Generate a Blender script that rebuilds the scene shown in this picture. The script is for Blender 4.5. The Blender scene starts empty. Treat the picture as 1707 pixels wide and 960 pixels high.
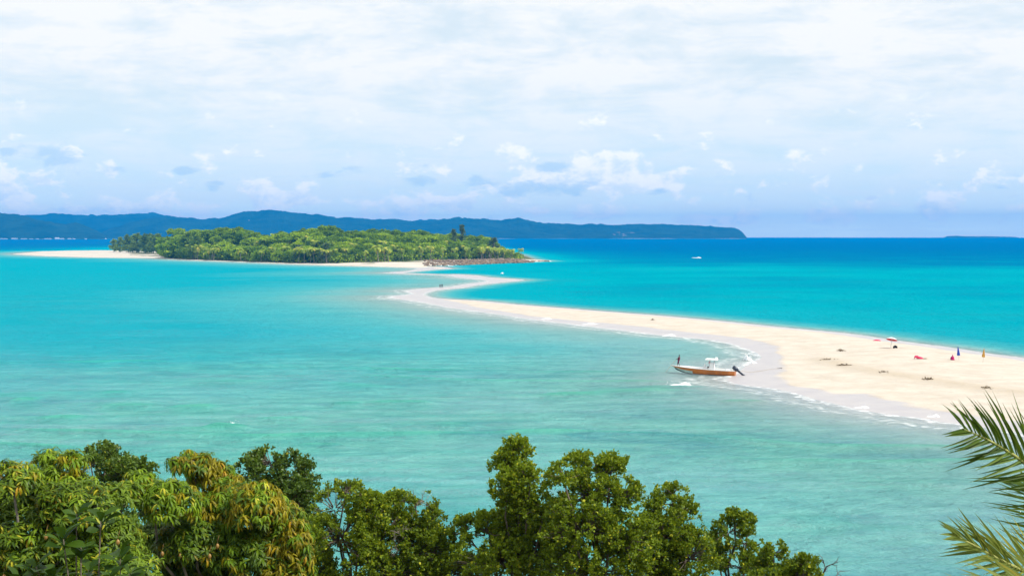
import bpy, math, random
import numpy as np
from mathutils import Vector, Matrix

random.seed(7)
RNG = np.random.default_rng(11)
scene = bpy.context.scene
COL = scene.collection

# ------------------------------------------------------------------ camera
FPX = 2370.0            # focal length in pixels of the 1707 wide photograph
CX, CY = 853.5, 480.0
HORIZON = 391.7         # row of the true eye level
H = 22.0                # eye height over the sea
PITCH = math.atan((CY - HORIZON) / FPX)
cam_data = bpy.data.cameras.new("camera")
cam_data.sensor_width = 36.0
cam_data.lens = 36.0 * FPX / 1707.0
cam_data.clip_start = 0.3
cam_data.clip_end = 60000.0
cam = bpy.data.objects.new("camera", cam_data)
cam.location = (0, 0, H)
cam.rotation_euler = (math.pi / 2 - PITCH, 0, 0)
COL.objects.link(cam)
scene.camera = cam

# ------------------------------------------------------------------ light
SUN = Vector((0.60, -0.24, 0.76)).normalized()      # towards the sun
sd = bpy.data.lights.new("sun", 'SUN')
sd.energy = 4.9
sd.angle = math.radians(0.53)
sd.color = (1.0, 0.955, 0.88)
so = bpy.data.objects.new("sun", sd)
so.rotation_euler = SUN.to_track_quat('Z', 'Y').to_euler()
so.location = (50, -30, 300)
COL.objects.link(so)

scene.view_settings.view_transform = 'Standard'
scene.view_settings.look = 'None'
scene.view_settings.exposure = 0.0
scene.view_settings.gamma = 1.0
scene.render.engine = 'CYCLES'
scene.cycles.use_denoising = True
try:
    scene.cycles.denoiser = 'OPENIMAGEDENOISE'
except Exception:
    pass
scene.cycles.max_bounces = 6
scene.cycles.diffuse_bounces = 3
scene.cycles.glossy_bounces = 2
scene.cycles.transmission_bounces = 3
scene.cycles.transparent_max_bounces = 8
scene.cycles.volume_bounces = 0
scene.cycles.use_adaptive_sampling = True
scene.cycles.adaptive_threshold = 0.02


# ------------------------------------------------------------------ node helper
class S:
    """a shader socket with arithmetic"""
    def __init__(self, nt, sock):
        self.nt, self.s = nt, sock

    def _m(self, op, *others, clamp=False):
        n = self.nt.nodes.new("ShaderNodeMath")
        n.operation = op
        n.use_clamp = clamp
        for i, v in enumerate((self,) + others):
            if isinstance(v, S):
                self.nt.links.new(v.s, n.inputs[i])
            else:
                n.inputs[i].default_value = float(v)
        return S(self.nt, n.outputs[0])

    def __add__(self, o): return self._m('ADD', o)
    def __radd__(self, o): return self._m('ADD', o)
    def __sub__(self, o): return self._m('SUBTRACT', o)
    def __rsub__(self, o): return (self * -1.0) + o
    def __mul__(self, o): return self._m('MULTIPLY', o)
    def __rmul__(self, o): return self._m('MULTIPLY', o)
    def __truediv__(self, o): return self._m('DIVIDE', o)
    def pow(self, o): return self._m('POWER', o)
    def max(self, o): return self._m('MAXIMUM', o)
    def min(self, o): return self._m('MINIMUM', o)
    def abs(self): return self._m('ABSOLUTE')
    def exp(self): return self._m('EXPONENT')
    def asin(self): return self._m('ARCSINE')
    def atan2(self, o): return self._m('ARCTAN2', o)
    def clamp(self): return self._m('ADD', 0.0, clamp=True)

    def smooth(self, a, b, lo=0.0, hi=1.0):
        n = self.nt.nodes.new("ShaderNodeMapRange")
        n.interpolation_type = 'SMOOTHSTEP'
        self.nt.links.new(self.s, n.inputs[0])
        n.inputs[1].default_value, n.inputs[2].default_value = a, b
        n.inputs[3].default_value, n.inputs[4].default_value = lo, hi
        return S(self.nt, n.outputs[0])


class G:
    """builds one node tree"""
    def __init__(self, nt):
        self.nt = nt
        nt.nodes.clear()

    def node(self, t, **kw):
        n = self.nt.nodes.new(t)
        for k, v in kw.items():
            setattr(n, k, v)
        return n

    def link(self, a, b):
        self.nt.links.new(a.s if isinstance(a, S) else a, b)

    def put(self, sock, v):
        if isinstance(v, S):
            self.link(v, sock)
        elif v is not None:
            sock.default_value = v

    def attr(self, name, out='Fac'):
        return S(self.nt, self.node("ShaderNodeAttribute", attribute_name=name).outputs[out])

    def vec(self, x=0.0, y=0.0, z=0.0):
        n = self.node("ShaderNodeCombineXYZ")
        for i, v in enumerate((x, y, z)):
            self.put(n.inputs[i], v)
        return S(self.nt, n.outputs[0])

    def sep(self, v):
        n = self.node("ShaderNodeSeparateXYZ")
        self.link(v, n.inputs[0])
        return [S(self.nt, n.outputs[i]) for i in range(3)]

    def coords(self, which='Object'):
        return S(self.nt, self.node("ShaderNodeTexCoord").outputs[which])

    def mapping(self, v, scale=(1, 1, 1), loc=(0, 0, 0), rot=(0, 0, 0)):
        n = self.node("ShaderNodeMapping")
        self.link(v, n.inputs[0])
        n.inputs[1].default_value, n.inputs[2].default_value, n.inputs[3].default_value = loc, rot, scale
        return S(self.nt, n.outputs[0])

    def noise(self, v, scale=1.0, detail=4.0, rough=0.55, dist=0.0, dims='3D'):
        n = self.node("ShaderNodeTexNoise", noise_dimensions=dims)
        self.link(v, n.inputs['Vector'])
        n.inputs['Scale'].default_value = scale
        n.inputs['Detail'].default_value = detail
        n.inputs['Roughness'].default_value = rough
        n.inputs['Distortion'].default_value = dist
        return S(self.nt, n.outputs[0])

    def mix(self, f, a, b):
        n = self.node("ShaderNodeMix", data_type='RGBA')
        self.put(n.inputs[0], f)
        for i, v in ((6, a), (7, b)):
            if isinstance(v, S):
                self.link(v, n.inputs[i])
            else:
                n.inputs[i].default_value = (v[0], v[1], v[2], 1)
        return S(self.nt, n.outputs[2])

    def ramp(self, f, stops, interp='LINEAR'):
        n = self.node("ShaderNodeValToRGB")
        self.link(f, n.inputs[0])
        cr = n.color_ramp
        cr.interpolation = interp
        while len(cr.elements) < len(stops):
            cr.elements.new(0.5)
        for e, (p, c) in zip(cr.elements, stops):
            e.position = p
            e.color = (c[0], c[1], c[2], 1)
        return S(self.nt, n.outputs[0])

    def bump(self, h, strength=0.5, dist=0.1):
        n = self.node("ShaderNodeBump")
        n.inputs['Strength'].default_value = strength
        n.inputs['Distance'].default_value = dist
        self.link(h, n.inputs['Height'])
        return S(self.nt, n.outputs[0])

    def principled(self, color, rough=0.6, spec=0.3, normal=None, metallic=0.0):
        n = self.node("ShaderNodeBsdfPrincipled")
        if isinstance(color, S):
            self.link(color, n.inputs['Base Color'])
        else:
            n.inputs['Base Color'].default_value = (color[0], color[1], color[2], 1)
        self.put(n.inputs['Roughness'], rough)
        self.put(n.inputs['Specular IOR Level'], spec)
        n.inputs['Metallic'].default_value = metallic
        if normal is not None:
            self.link(normal, n.inputs['Normal'])
        return S(self.nt, n.outputs[0])

    def mixsh(self, f, a, b):
        n = self.node("ShaderNodeMixShader")
        self.put(n.inputs[0], f)
        self.link(a, n.inputs[1])
        self.link(b, n.inputs[2])
        return S(self.nt, n.outputs[0])

    def shader(self, t, color=None, rough=None, normal=None):
        n = self.node(t)
        if color is not None:
            if isinstance(color, S):
                self.link(color, n.inputs['Color'])
            else:
                n.inputs['Color'].default_value = (color[0], color[1], color[2], 1)
        if rough is not None and 'Roughness' in n.inputs:
            self.put(n.inputs['Roughness'], rough)
        if normal is not None:
            self.link(normal, n.inputs['Normal'])
        return S(self.nt, n.outputs[0])

    def out(self, s):
        o = self.node("ShaderNodeOutputMaterial")
        self.link(s, o.inputs['Surface'])


def new_mat(name):
    m = bpy.data.materials.new(name)
    m.use_nodes = True
    return m, G(m.node_tree)


# ------------------------------------------------------------------ sky
world = bpy.data.worlds.new("World")
scene.world = world
world.use_nodes = True
g = G(world.node_tree)
sky = g.node("ShaderNodeTexSky", sky_type='NISHITA')
sky.sun_disc = False
sky.sun_elevation = math.asin(SUN.z)
sky.sun_rotation = math.atan2(SUN.x, SUN.y)
sky.air_density = 1.0
sky.dust_density = 0.6
sky.ozone_density = 2.0
SKY_STRENGTH = 0.1
d = g.coords('Generated')
dx, dy, dz = g.sep(d)
el = dz.asin()
az = dx.atan2(dy)
elp = el.max(0.0)
# high veil: a flat cloud sheet far overhead, seen in perspective
inv = (dz.max(0.0) + 0.045)
p = g.vec(dx / inv, dy / inv, 0.0)
v1 = g.noise(g.mapping(p, (0.62, 0.70, 1), (3.1, 1.7, 0)), 1.0, 9, 0.62, 0.35)
v2 = g.noise(g.mapping(p, (0.11, 0.16, 1), (9.3, 4.1, 2)), 1.0, 5, 0.5)
v3 = g.noise(g.mapping(g.vec(az, el, 0.0), (15, 40, 1), (1.0, 6.0, 3)), 1.0, 8, 0.62, 0.3)
veil = (v1 * 0.65 + v2 * 0.35 + v3 * 0.80 - 0.44).smooth(0.27, 0.60)
cover = elp.smooth(0.0, 0.12, 0.50, 0.98)
veil_a = (veil * 0.66 + 0.36 + elp.smooth(0.06, 0.17) * 0.10).min(1.0) * cover
veil_col = g.mix(elp.smooth(0.02, 0.13), (10.0, 10.6, 11.0), (10.6, 10.6, 10.5))
base = S(g.nt, sky.outputs[0])
low = g.mix(elp.smooth(0.0, 0.12, 0.92, 0.55), base, g.mix(elp.smooth(0.0, 0.035), (15.5, 16.2, 14.2), (8.4, 10.9, 12.0)))      # low sky painted brighter to offset the blue of the haze volume
c = g.mix(veil_a, low, veil_col)
c_high = c

# cumulus rows low over the horizon
PXR = 1.0 / FPX
uv = g.vec(az, el, 0.0)
n1 = g.noise(g.mapping(uv, (40, 62, 1), (4.0, 0, 7.7)), 1.0, 9, 0.58, 0.12)
off = 0.10
n1s = g.noise(g.mapping(uv, (40, 62, 1), (4.0 + 0.16, 0.30, 7.7)), 1.0, 7, 0.58, 0.12)
PUFFS = [(1022, 290, 50, 26, .40), (985, 268, 24, 20, .22), (1105, 298, 34, 16, .26), (440, 332, 20, 16, .40), (505, 336, 26, 12, .30),
         (350, 342, 40, 9, .25), (28, 334, 24, 10, .36), (6, 324, 12, 12, .30), (117, 267, 14, 12, .36), (188, 290, 16, 14, .36),
         (72, 311, 13, 11, .28), (725, 338, 26, 12, .30), (770, 344, 20, 10, .36), (905, 351, 16, 6, .34), (900, 300, 26, 14, .30),
         (962, 300, 26, 12, .2), (1170, 368, 38, 7, .40), (1245, 366, 18, 7, .3), (130, 352, 50, 6, .3), (230, 350, 26, 7, .3),
         (860, 255, 40, 18, .2), (690, 357, 26, 6, .2), (600, 338, 40, 9, .12), (1360, 355, 50, 7, .14), (1540, 350, 40, 8, .16)]
bump_sum = None
for (px, py, rx, ry, a) in PUFFS:
    a0 = math.atan((px - CX) / FPX)
    e0 = (HORIZON - py) / FPX
    q = ((az - a0) * (FPX / rx)).pow(2.0) + ((el - e0) * (FPX / ry)).pow(2.0)
    t = (q * -0.75).exp() * a
    bump_sum = t if bump_sum is None else bump_sum + t
band = elp.smooth(0.002, 0.012) * elp.smooth(0.075, 0.03)
dens = n1 + bump_sum * 0.80 + band * 0.085
cum = dens.smooth(0.60, 0.73) * elp.smooth(0.105, 0.075)
lit = (n1 - n1s).smooth(-0.16, 0.10)
cum_col = g.mix(lit, (8.8, 10.0, 11.2), (12.4, 12.1, 11.8))
c = g.mix(cum * 0.88, c, cum_col)
# small grey-blue scud drifting in front
SCUD = [(548, 293, 18, 6, .36), (590, 281, 16, 7, .36), (708, 277, 16, 5, .34), (700, 303, 24, 9, .28), (820, 308, 60, 13, .36),
        (915, 280, 34, 9, .34), (945, 314, 52, 14, .36), (862, 328, 18, 8, .3), (300, 288, 16, 7, .3), (322, 288, 20, 6, .3),
        (95, 262, 40, 18, .26), (16, 262, 18, 8, .3), (60, 276, 60, 10, .2), (368, 309, 16, 9, .26), (200, 285, 16, 8, .2),
        (1100, 320, 20, 5, .28), (1390, 335, 30, 5, .24), (1450, 331, 16, 6, .22), (1660, 317, 22, 5, .22), (1180, 295, 60, 7, .1)]
s_sum = None
for (px, py, rx, ry, a) in SCUD:
    a0 = math.atan((px - CX) / FPX)
    e0 = (HORIZON - py) / FPX
    q = ((az - a0) * (FPX / rx)).pow(2.0) + ((el - e0) * (FPX / ry)).pow(2.0)
    t = (q * -0.75).exp() * a
    s_sum = t if s_sum is None else s_sum + t
n2 = g.noise(g.mapping(uv, (52, 110, 1), (1.0, 3.0, 2.2)), 1.0, 7, 0.6, 0.3)
scud = (n2 + s_sum + band * 0.02).smooth(0.64, 0.88) * elp.smooth(0.105, 0.075)
c = g.mix(scud * 0.7, c, (5.8, 8.2, 10.4))
bg = g.node("ShaderNodeBackground")
g.link(c, bg.inputs[0])
bg.inputs[1].default_value = SKY_STRENGTH
bg2 = g.node("ShaderNodeBackground")            # above the cloud rows there is only the veil
g.link(c_high, bg2.inputs[0])
bg2.inputs[1].default_value = SKY_STRENGTH
sel = el._m('GREATER_THAN', 0.106)
wmix = g.mixsh(sel, S(g.nt, bg.outputs[0]), S(g.nt, bg2.outputs[0]))
wo = g.node("ShaderNodeOutputWorld")
g.link(wmix, wo.inputs[0])


# ------------------------------------------------------------------ geometry helpers
def ray(px, py):
    a = (px - CX) / FPX
    b = (CY - py) / FPX
    cp, sp = math.cos(PITCH), math.sin(PITCH)
    return np.array([a, cp + b * sp, -sp + b * cp])


def gp(px, py, z=0.0):
    """where the line of sight through a pixel meets the level z"""
    r = ray(px, py)
    t = (z - H) / r[2]
    return np.array([r[0] * t, r[1] * t, z])


def at(px, py, Y):
    """the point on that line of sight Y metres out"""
    r = ray(px, py)
    t = Y / r[1]
    return np.array([r[0] * t, Y, H + r[2] * t])


def _hash(ix, iy, seed):
    n = (ix.astype(np.int64) * 374761393 + iy.astype(np.int64) * 668265263 + seed * 1442695041) & 0x7fffffff
    n = ((n ^ (n >> 13)) * 1274126177) & 0x7fffffff
    return ((n ^ (n >> 16)) & 0xffffff) / float(0xffffff)


def vnoise(x, y, seed=0):
    x = np.asarray(x, float); y = np.asarray(y, float)
    ix, iy = np.floor(x), np.floor(y)
    fx, fy = x - ix, y - iy
    fx = fx * fx * (3 - 2 * fx); fy = fy * fy * (3 - 2 * fy)
    a = _hash(ix, iy, seed); b = _hash(ix + 1, iy, seed)
    c_ = _hash(ix, iy + 1, seed); d_ = _hash(ix + 1, iy + 1, seed)
    return (a * (1 - fx) + b * fx) * (1 - fy) + (c_ * (1 - fx) + d_ * fx) * fy


def fbm(x, y, oct=4, seed=0):
    s, a, tot = 0, 0.5, 0
    for i in range(oct):
        s = s + a * vnoise(x * 2 ** i + 17.3 * i, y * 2 ** i - 9.1 * i, seed + i)
        tot += a
        a *= 0.5
    return s / tot


def sstep(a, b, x):
    t = np.clip((x - a) / (b - a), 0, 1)
    return t * t * (3 - 2 * t)


def poly_sdf(P, x, y):
    """signed distance to a closed outline, positive inside"""
    P = np.asarray(P, float)
    x = np.asarray(x, float).ravel(); y = np.asarray(y, float).ravel()
    best = np.full(x.shape, 1e18)
    inside = np.zeros(x.shape, bool)
    for i in range(len(P)):
        ax, ay = P[i]; bx_, by_ = P[(i + 1) % len(P)]
        ex, ey = bx_ - ax, by_ - ay
        t = np.clip(((x - ax) * ex + (y - ay) * ey) / (ex * ex + ey * ey + 1e-12), 0, 1)
        dd = (x - ax - t * ex) ** 2 + (y - ay - t * ey) ** 2
        best = np.minimum(best, dd)
        cr = ((ay > y) != (by_ > y))
        with np.errstate(divide='ignore', invalid='ignore'):
            xi = ax + (y - ay) * ex / (ey if ey != 0 else 1e-12)
        inside ^= cr & (x < xi)
    dd = np.sqrt(best)
    return np.where(inside, dd, -dd)


def line_dist(P, x, y):
    P = np.asarray(P, float)
    best = np.full(np.shape(x), 1e18)
    for i in range(len(P) - 1):
        ax, ay = P[i]; bx_, by_ = P[i + 1]
        ex, ey = bx_ - ax, by_ - ay
        t = np.clip(((x - ax) * ex + (y - ay) * ey) / (ex * ex + ey * ey + 1e-12), 0, 1)
        best = np.minimum(best, (x - ax - t * ex) ** 2 + (y - ay - t * ey) ** 2)
    return np.sqrt(best)


def mesh_np(name, V, faces, mats=(), smooth=False, attrs=None, mat_idx=None):
    """faces: list of integer arrays (m,k), one array per face size"""
    me = bpy.data.meshes.new(name)
    V = np.asarray(V, np.float32)
    me.vertices.add(len(V))
    me.vertices.foreach_set("co", V.ravel())
    faces = [np.asarray(f, np.int32) for f in faces if len(f)]
    nl = sum(f.size for f in faces)
    npoly = sum(len(f) for f in faces)
    me.loops.add(nl)
    me.polygons.add(npoly)
    me.loops.foreach_set("vertex_index", np.concatenate([f.ravel() for f in faces]))
    sizes = np.concatenate([np.full(len(f), f.shape[1], np.int32) for f in faces])
    starts = np.concatenate([[0], np.cumsum(sizes)[:-1]]).astype(np.int32)
    me.polygons.foreach_set("loop_start", starts)
    me.polygons.foreach_set("loop_total", sizes)
    if mat_idx is not None:
        me.polygons.foreach_set("material_index", np.asarray(mat_idx, np.int32))
    for m in mats:
        me.materials.append(m)
    me.update(calc_edges=True)
    me.validate()
    me.polygons.foreach_set("use_smooth", np.full(len(me.polygons), smooth, bool))
    if attrs:
        for k, v in attrs.items():
            a = me.attributes.new(k, 'FLOAT', 'POINT')
            a.data.foreach_set("value", np.asarray(v, np.float32))
    return me


def link(name, me, parent=None, loc=None):
    o = bpy.data.objects.new(name, me)
    COL.objects.link(o)
    if parent is not None:
        o.parent = parent
    if loc is not None:
        o.location = loc
    return o


def tag(o, label=None, cat=None, group=None, kind=None):
    if label: o['label'] = label
    if cat: o['category'] = cat
    if group: o['group'] = group
    if kind: o['kind'] = kind
    return o


def empty(name, loc=(0, 0, 0), rz=0.0):
    o = bpy.data.objects.new(name, None)
    o.empty_display_size = 0.2
    o.location = loc
    o.rotation_euler = (0, 0, rz)
    COL.objects.link(o)
    return o


class MB:
    """collects tubes, boxes and lofts into one mesh"""
    def __init__(self):
        self.v, self.f, self.m = [], [], []

    def add(self, V, F, mi=0):
        o = len(self.v)
        self.v += [tuple(p) for p in V]
        for f in F:
            self.f.append(tuple(i + o for i in f))
            self.m.append(mi)

    def tube(self, pts, radii, n=6, mi=0, cap=True):
        pts = [Vector(p) for p in pts]
        V, F = [], []
        ref = None
        for i, p in enumerate(pts):
            a = pts[max(i - 1, 0)]; b = pts[min(i + 1, len(pts) - 1)]
            t = (b - a)
            t = t.normalized() if t.length > 1e-9 else Vector((0, 0, 1))
            if ref is None:
                ref = Vector((1, 0, 0)) if abs(t.x) < 0.9 else Vector((0, 1, 0))
            u = (ref - t * ref.dot(t)).normalized()
            ref = u
            w = t.cross(u)
            for k in range(n):
                an = 2 * math.pi * k / n
                V.append(p + (u * math.cos(an) + w * math.sin(an)) * radii[i])
        for i in range(len(pts) - 1):
            for k in range(n):
                F.append((i * n + k, i * n + (k + 1) % n, (i + 1) * n + (k + 1) % n, (i + 1) * n + k))
        if cap:
            F.append(tuple(range(n))[::-1])
            F.append(tuple((len(pts) - 1) * n + k for k in range(n)))
        self.add(V, F, mi)

    def box(self, c_, s, mi=0, rz=0.0, taper=1.0):
        V = []
        for z, tp in ((-0.5, 1.0), (0.5, taper)):
            for x, y in ((-.5, -.5), (.5, -.5), (.5, .5), (-.5, .5)):
                a, b = x * s[0] * tp, y * s[1] * tp
                V.append((c_[0] + a * math.cos(rz) - b * math.sin(rz), c_[1] + a * math.sin(rz) + b * math.cos(rz), c_[2] + z * s[2]))
        self.add(V, [(0, 3, 2, 1), (4, 5, 6, 7), (0, 1, 5, 4), (1, 2, 6, 5), (2, 3, 7, 6), (3, 0, 4, 7)], mi)

    def build(self, name, mats, parent=None, loc=None, smooth=False):
        me = bpy.data.meshes.new(name)
        me.from_pydata([tuple(map(float, p)) for p in self.v], [], self.f)
        for m in (mats if isinstance(mats, (list, tuple)) else [mats]):
            me.materials.append(m)
        me.polygons.foreach_set("material_index", np.asarray(self.m, np.int32))
        me.polygons.foreach_set("use_smooth", np.full(len(me.polygons), smooth, bool))
        me.update()
        return link(name, me, parent, loc)


# ------------------------------------------------------------------ materials
def mat_plain(name, col, rough=0.6, spec=0.3, var=0.15, scale=3.0, bump=0.0):
    m, g = new_mat(name)
    co = g.coords('Object')
    n = g.noise(co, scale, 5, 0.6)
    cc = g.mix(n.smooth(0.3, 0.7), [x * (1 - var) for x in col], [min(1, x * (1 + var)) for x in col])
    nm = g.bump(g.noise(co, scale * 6, 4, 0.6), bump, 0.02) if bump else None
    g.out(g.principled(cc, rough, spec, nm))
    return m


def mat_leaf(name, dark, light, accent=None, rough=0.42, spec=0.35, trans=0.28, acc=0.12):
    m, g = new_mat(name)
    r = g.attr('rnd')
    oi = S(g.nt, g.node("ShaderNodeObjectInfo").outputs['Random'])
    f = (r * 0.72 + oi * 0.28)
    cc = g.mix(f, dark, light)
    if accent:
        cc = g.mix(r.smooth(1.0 - acc, 1.0 - acc * 0.4), cc, accent)
    a = g.principled(cc, rough, spec)
    t = g.shader("ShaderNodeBsdfTranslucent", g.mix(0.35, cc, [min(1, x * 1.8) for x in light]))
    g.out(g.mixsh(trans, a, t))
    return m


M = {}
M['bark'] = mat_plain('bark', (0.13, 0.105, 0.08), 0.85, 0.15, 0.35, 9, 0.4)
M['pale_bark'] = mat_plain('pale_bark', (0.24, 0.21, 0.18), 0.85, 0.15, 0.3, 9, 0.3)
M['dead_wood'] = mat_plain('dead_wood', (0.09, 0.07, 0.065), 0.85, 0.15, 0.3, 9, 0.3)
M['leaf_round'] = mat_leaf('leaf_round', (0.022, 0.058, 0.007), (0.26, 0.345, 0.016), (0.54, 0.52, 0.03), rough=.5, spec=.2, trans=.36, acc=.14)
M['leaf_round_dark'] = mat_leaf('leaf_round_dark', (0.03, 0.07, 0.012), (0.15, 0.235, 0.022), (0.36, 0.34, 0.03), acc=.08)
M['mango_green'] = mat_leaf('mango_green', (0.026, 0.066, 0.007), (0.19, 0.285, 0.014), (0.44, 0.42, 0.03), 0.45, 0.22, acc=.16)
M['mango_lime'] = mat_leaf('mango_lime', (0.07, 0.15, 0.007), (0.27, 0.39, 0.014), (0.58, 0.54, 0.04), 0.45, 0.22, acc=.12)
M['mango_flush'] = mat_leaf('mango_flush', (0.13, 0.115, 0.007), (0.44, 0.385, 0.012), (0.42, 0.25, 0.014), 0.45, 0.22, acc=.14)
M['leaf_big'] = mat_leaf('leaf_big', (0.014, 0.040, 0.005), (0.065, 0.125, 0.009), None, 0.5, 0.15, 0.3)
M['palm_leaf'] = mat_leaf('palm_leaf', (0.03, 0.07, 0.008), (0.15, 0.22, 0.02), None, 0.45, 0.25, 0.3)
M['palm_leaf_pale'] = mat_leaf('palm_leaf_pale', (0.06, 0.10, 0.014), (0.30, 0.34, 0.06), (0.55, 0.33, 0.03), 0.45, 0.25, 0.3, acc=.14)
M['palm_rachis'] = mat_plain('palm_rachis', (0.33, 0.34, 0.10), 0.5, 0.4, 0.2, 6)
M['far_leaf'] = mat_leaf('far_leaf', (0.028, 0.09, 0.006), (0.29, 0.44, 0.012), (0.46, 0.55, 0.02), 0.6, 0.2, 0.3, acc=.2)
M['far_leaf_lime'] = mat_leaf('far_leaf_lime', (0.10, 0.21, 0.008), (0.42, 0.56, 0.014), None, 0.6, 0.2, 0.3)
M['far_needle'] = mat_leaf('far_needle', (0.08, 0.16, 0.02), (0.26, 0.37, 0.05), None, 0.7, 0.15, 0.2)
M['far_needle_grey'] = mat_leaf('far_needle_grey', (0.06, 0.11, 0.045), (0.17, 0.23, 0.09), None, 0.7, 0.15, 0.2)
M['far_palm'] = mat_leaf('far_palm', (0.06, 0.13, 0.010), (0.40, 0.50, 0.03), (0.62, 0.54, 0.07), 0.5, 0.3, 0.25, acc=.16)
M['white'] = mat_plain('white_paint', (0.80, 0.80, 0.78), 0.35, 0.5, 0.05, 2)
M['orange'] = mat_plain('orange_paint', (0.50, 0.15, 0.014), 0.35, 0.5, 0.18, 1.2)
M['hull_pale'] = mat_plain('pale_hull_paint', (0.42, 0.55, 0.48), 0.5, 0.4, 0.15, 1.5)
M['hull_dark'] = mat_plain('dark_hull_paint', (0.03, 0.04, 0.045), 0.5, 0.4, 0.3, 1.5)
M['engine'] = mat_plain('engine_cowl', (0.018, 0.028, 0.05), 0.3, 0.5, 0.2, 3)
M['grey'] = mat_plain('grey_metal', (0.35, 0.35, 0.36), 0.4, 0.5, 0.1, 3)
M['red'] = mat_plain('red_fabric', (0.62, 0.05, 0.05), 0.8, 0.2, 0.1, 3)
M['pink'] = mat_plain('pink_fabric', (0.72, 0.06, 0.14), 0.85, 0.2, 0.15, 4)
M['magenta'] = mat_plain('magenta_fabric', (0.45, 0.02, 0.13), 0.85, 0.2, 0.15, 4)
M['blue'] = mat_plain('blue_fabric', (0.02, 0.06, 0.42), 0.8, 0.2, 0.15, 3)
M['ochre'] = mat_plain('ochre_fabric', (0.55, 0.30, 0.05), 0.8, 0.2, 0.15, 3)
M['skin_dark'] = mat_plain('dark_skin', (0.075, 0.035, 0.022), 0.5, 0.35, 0.1, 8)
M['maroon'] = mat_plain('maroon_cloth', (0.12, 0.012, 0.045), 0.85, 0.2, 0.15, 8)
M['navy'] = mat_plain('navy_cloth', (0.02, 0.025, 0.06), 0.85, 0.2, 0.15, 8)
M['black'] = mat_plain('black_cloth', (0.015, 0.014, 0.014), 0.85, 0.2, 0.15, 8)
M['wood'] = mat_plain('pole_wood', (0.42, 0.33, 0.22), 0.7, 0.2, 0.15, 8)
M['rope'] = mat_plain('rope_fibre', (0.30, 0.22, 0.12), 0.9, 0.1, 0.2, 8)
M['rock'] = mat_plain('shore_rock', (0.19, 0.14, 0.095), 0.9, 0.1, 0.5, 0.35, 0.8)
M['weed'] = mat_plain('dry_seaweed', (0.19, 0.145, 0.09), 0.95, 0.05, 0.4, 4, 0.5)
M['fruit'] = mat_plain('mango_skin', (0.26, 0.15, 0.04), 0.45, 0.4, 0.35, 6)
M['foam'] = mat_plain('foam', (0.86, 0.88, 0.88), 0.8, 0.2, 0.05, 3, 0.3)

# ------------------------------------------------------------------ the outlines of sandbar and island (photo rows turned into metres)
NEAR_EDGE = [(2500, 1060), (2100, 850), (1850, 755), (1760, 732), (1707, 722), (1660, 715), (1610, 708), (1568, 703), (1539, 697), (1477, 690), (1429, 682),
             (1392, 673), (1360, 666), (1325, 655), (1288, 647), (1250, 643), (1222, 639), (1210, 632), (1230, 622), (1242, 611), (1258, 602), (1270, 596), (1262, 588),
             (1240, 580), (1218, 572.5), (1183, 566), (1139, 562), (1104, 559), (1060, 553), (1010, 547), (960, 541), (900, 534), (840, 525), (790, 518), (747, 512.5),
             (724, 507.5), (691, 501.7), (661, 498), (651, 494.2), (672, 492.3), (691, 490), (680, 486.5), (677, 484.8), (700, 481.6), (724, 480), (757, 477.8),
             (771, 474.7), (794, 471.7), (815, 468.9), (808, 466.3), (764, 462.6), (754.5, 459), (677, 456.4), (641, 454.8), (684, 451.5), (699, 448), (692, 446)]
FAR_EDGE = [(735, 444.5), (745, 446.2), (756, 448), (725, 449.4), (701, 451.6), (678, 453.7), (668, 455), (713, 456.5), (753, 458), (756, 456.9), (792, 458.9), (815, 462.6),
            (853, 464.4), (874, 467), (838, 470.6), (807, 473.7), (789, 475.9), (770, 479.9), (750, 481.5), (724, 484), (708, 488.5), (706, 492.3), (719, 496.5), (756, 499.2),
            (777, 500), (807, 501.9), (850, 506.5), (900, 510.5), (1000, 518.5), (1100, 526), (1200, 535), (1300, 545.5), (1400, 554.5), (1440, 560), (1490, 567.5),
            (1540, 574), (1600, 582), (1650, 590), (1707, 597), (1800, 611), (2100, 665), (2500, 750)]
DRY_EDGE = [(2500, 1000), (2100, 815), (1850, 732), (1707, 706), (1640, 697), (1589, 691), (1547, 684.6), (1512, 678), (1506, 672), (1470, 667), (1441, 658.5), (1391, 658.5), (1360, 651), (1313, 644),
            (1311, 637), (1294, 626), (1304, 614), (1308, 605), (1306, 598), (1294, 589), (1297, 580), (1271, 572.5), (1236, 564.6), (1180, 559), (1130, 553.5), (1080, 547.5), (1010, 540), (960, 536), (900, 529.5),
            (840, 521), (790, 512.5), (760, 504.5)]
to_w = lambda L: np.array([gp(x, y)[:2] for x, y in L])
W_NEAR, W_FAR = to_w(NEAR_EDGE), to_w(FAR_EDGE)
BAR = np.vstack([W_NEAR, W_FAR])
W_DRY = to_w(DRY_EDGE)
DRY = np.vstack([W_DRY, W_FAR[-20:]])
ISLE_PX = [(22, 423.5), (75, 426.7), (161, 429.4), (240, 430), (270, 431), (326, 434.2), (412, 436.9), (487, 440.2), (562, 442.5), (640, 444.4), (690, 446.4), (712, 445.6),
           (714, 443), (747, 442.2), (794, 440), (841, 438.4), (883, 436.8), (919, 435.6), (890, 432), (868, 424), (800, 414), (600, 410), (400, 410), (300, 413),
           (262, 416.5), (210, 418), (150, 418.4), (70, 419)]
ISLE = to_w(ISLE_PX)


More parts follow.
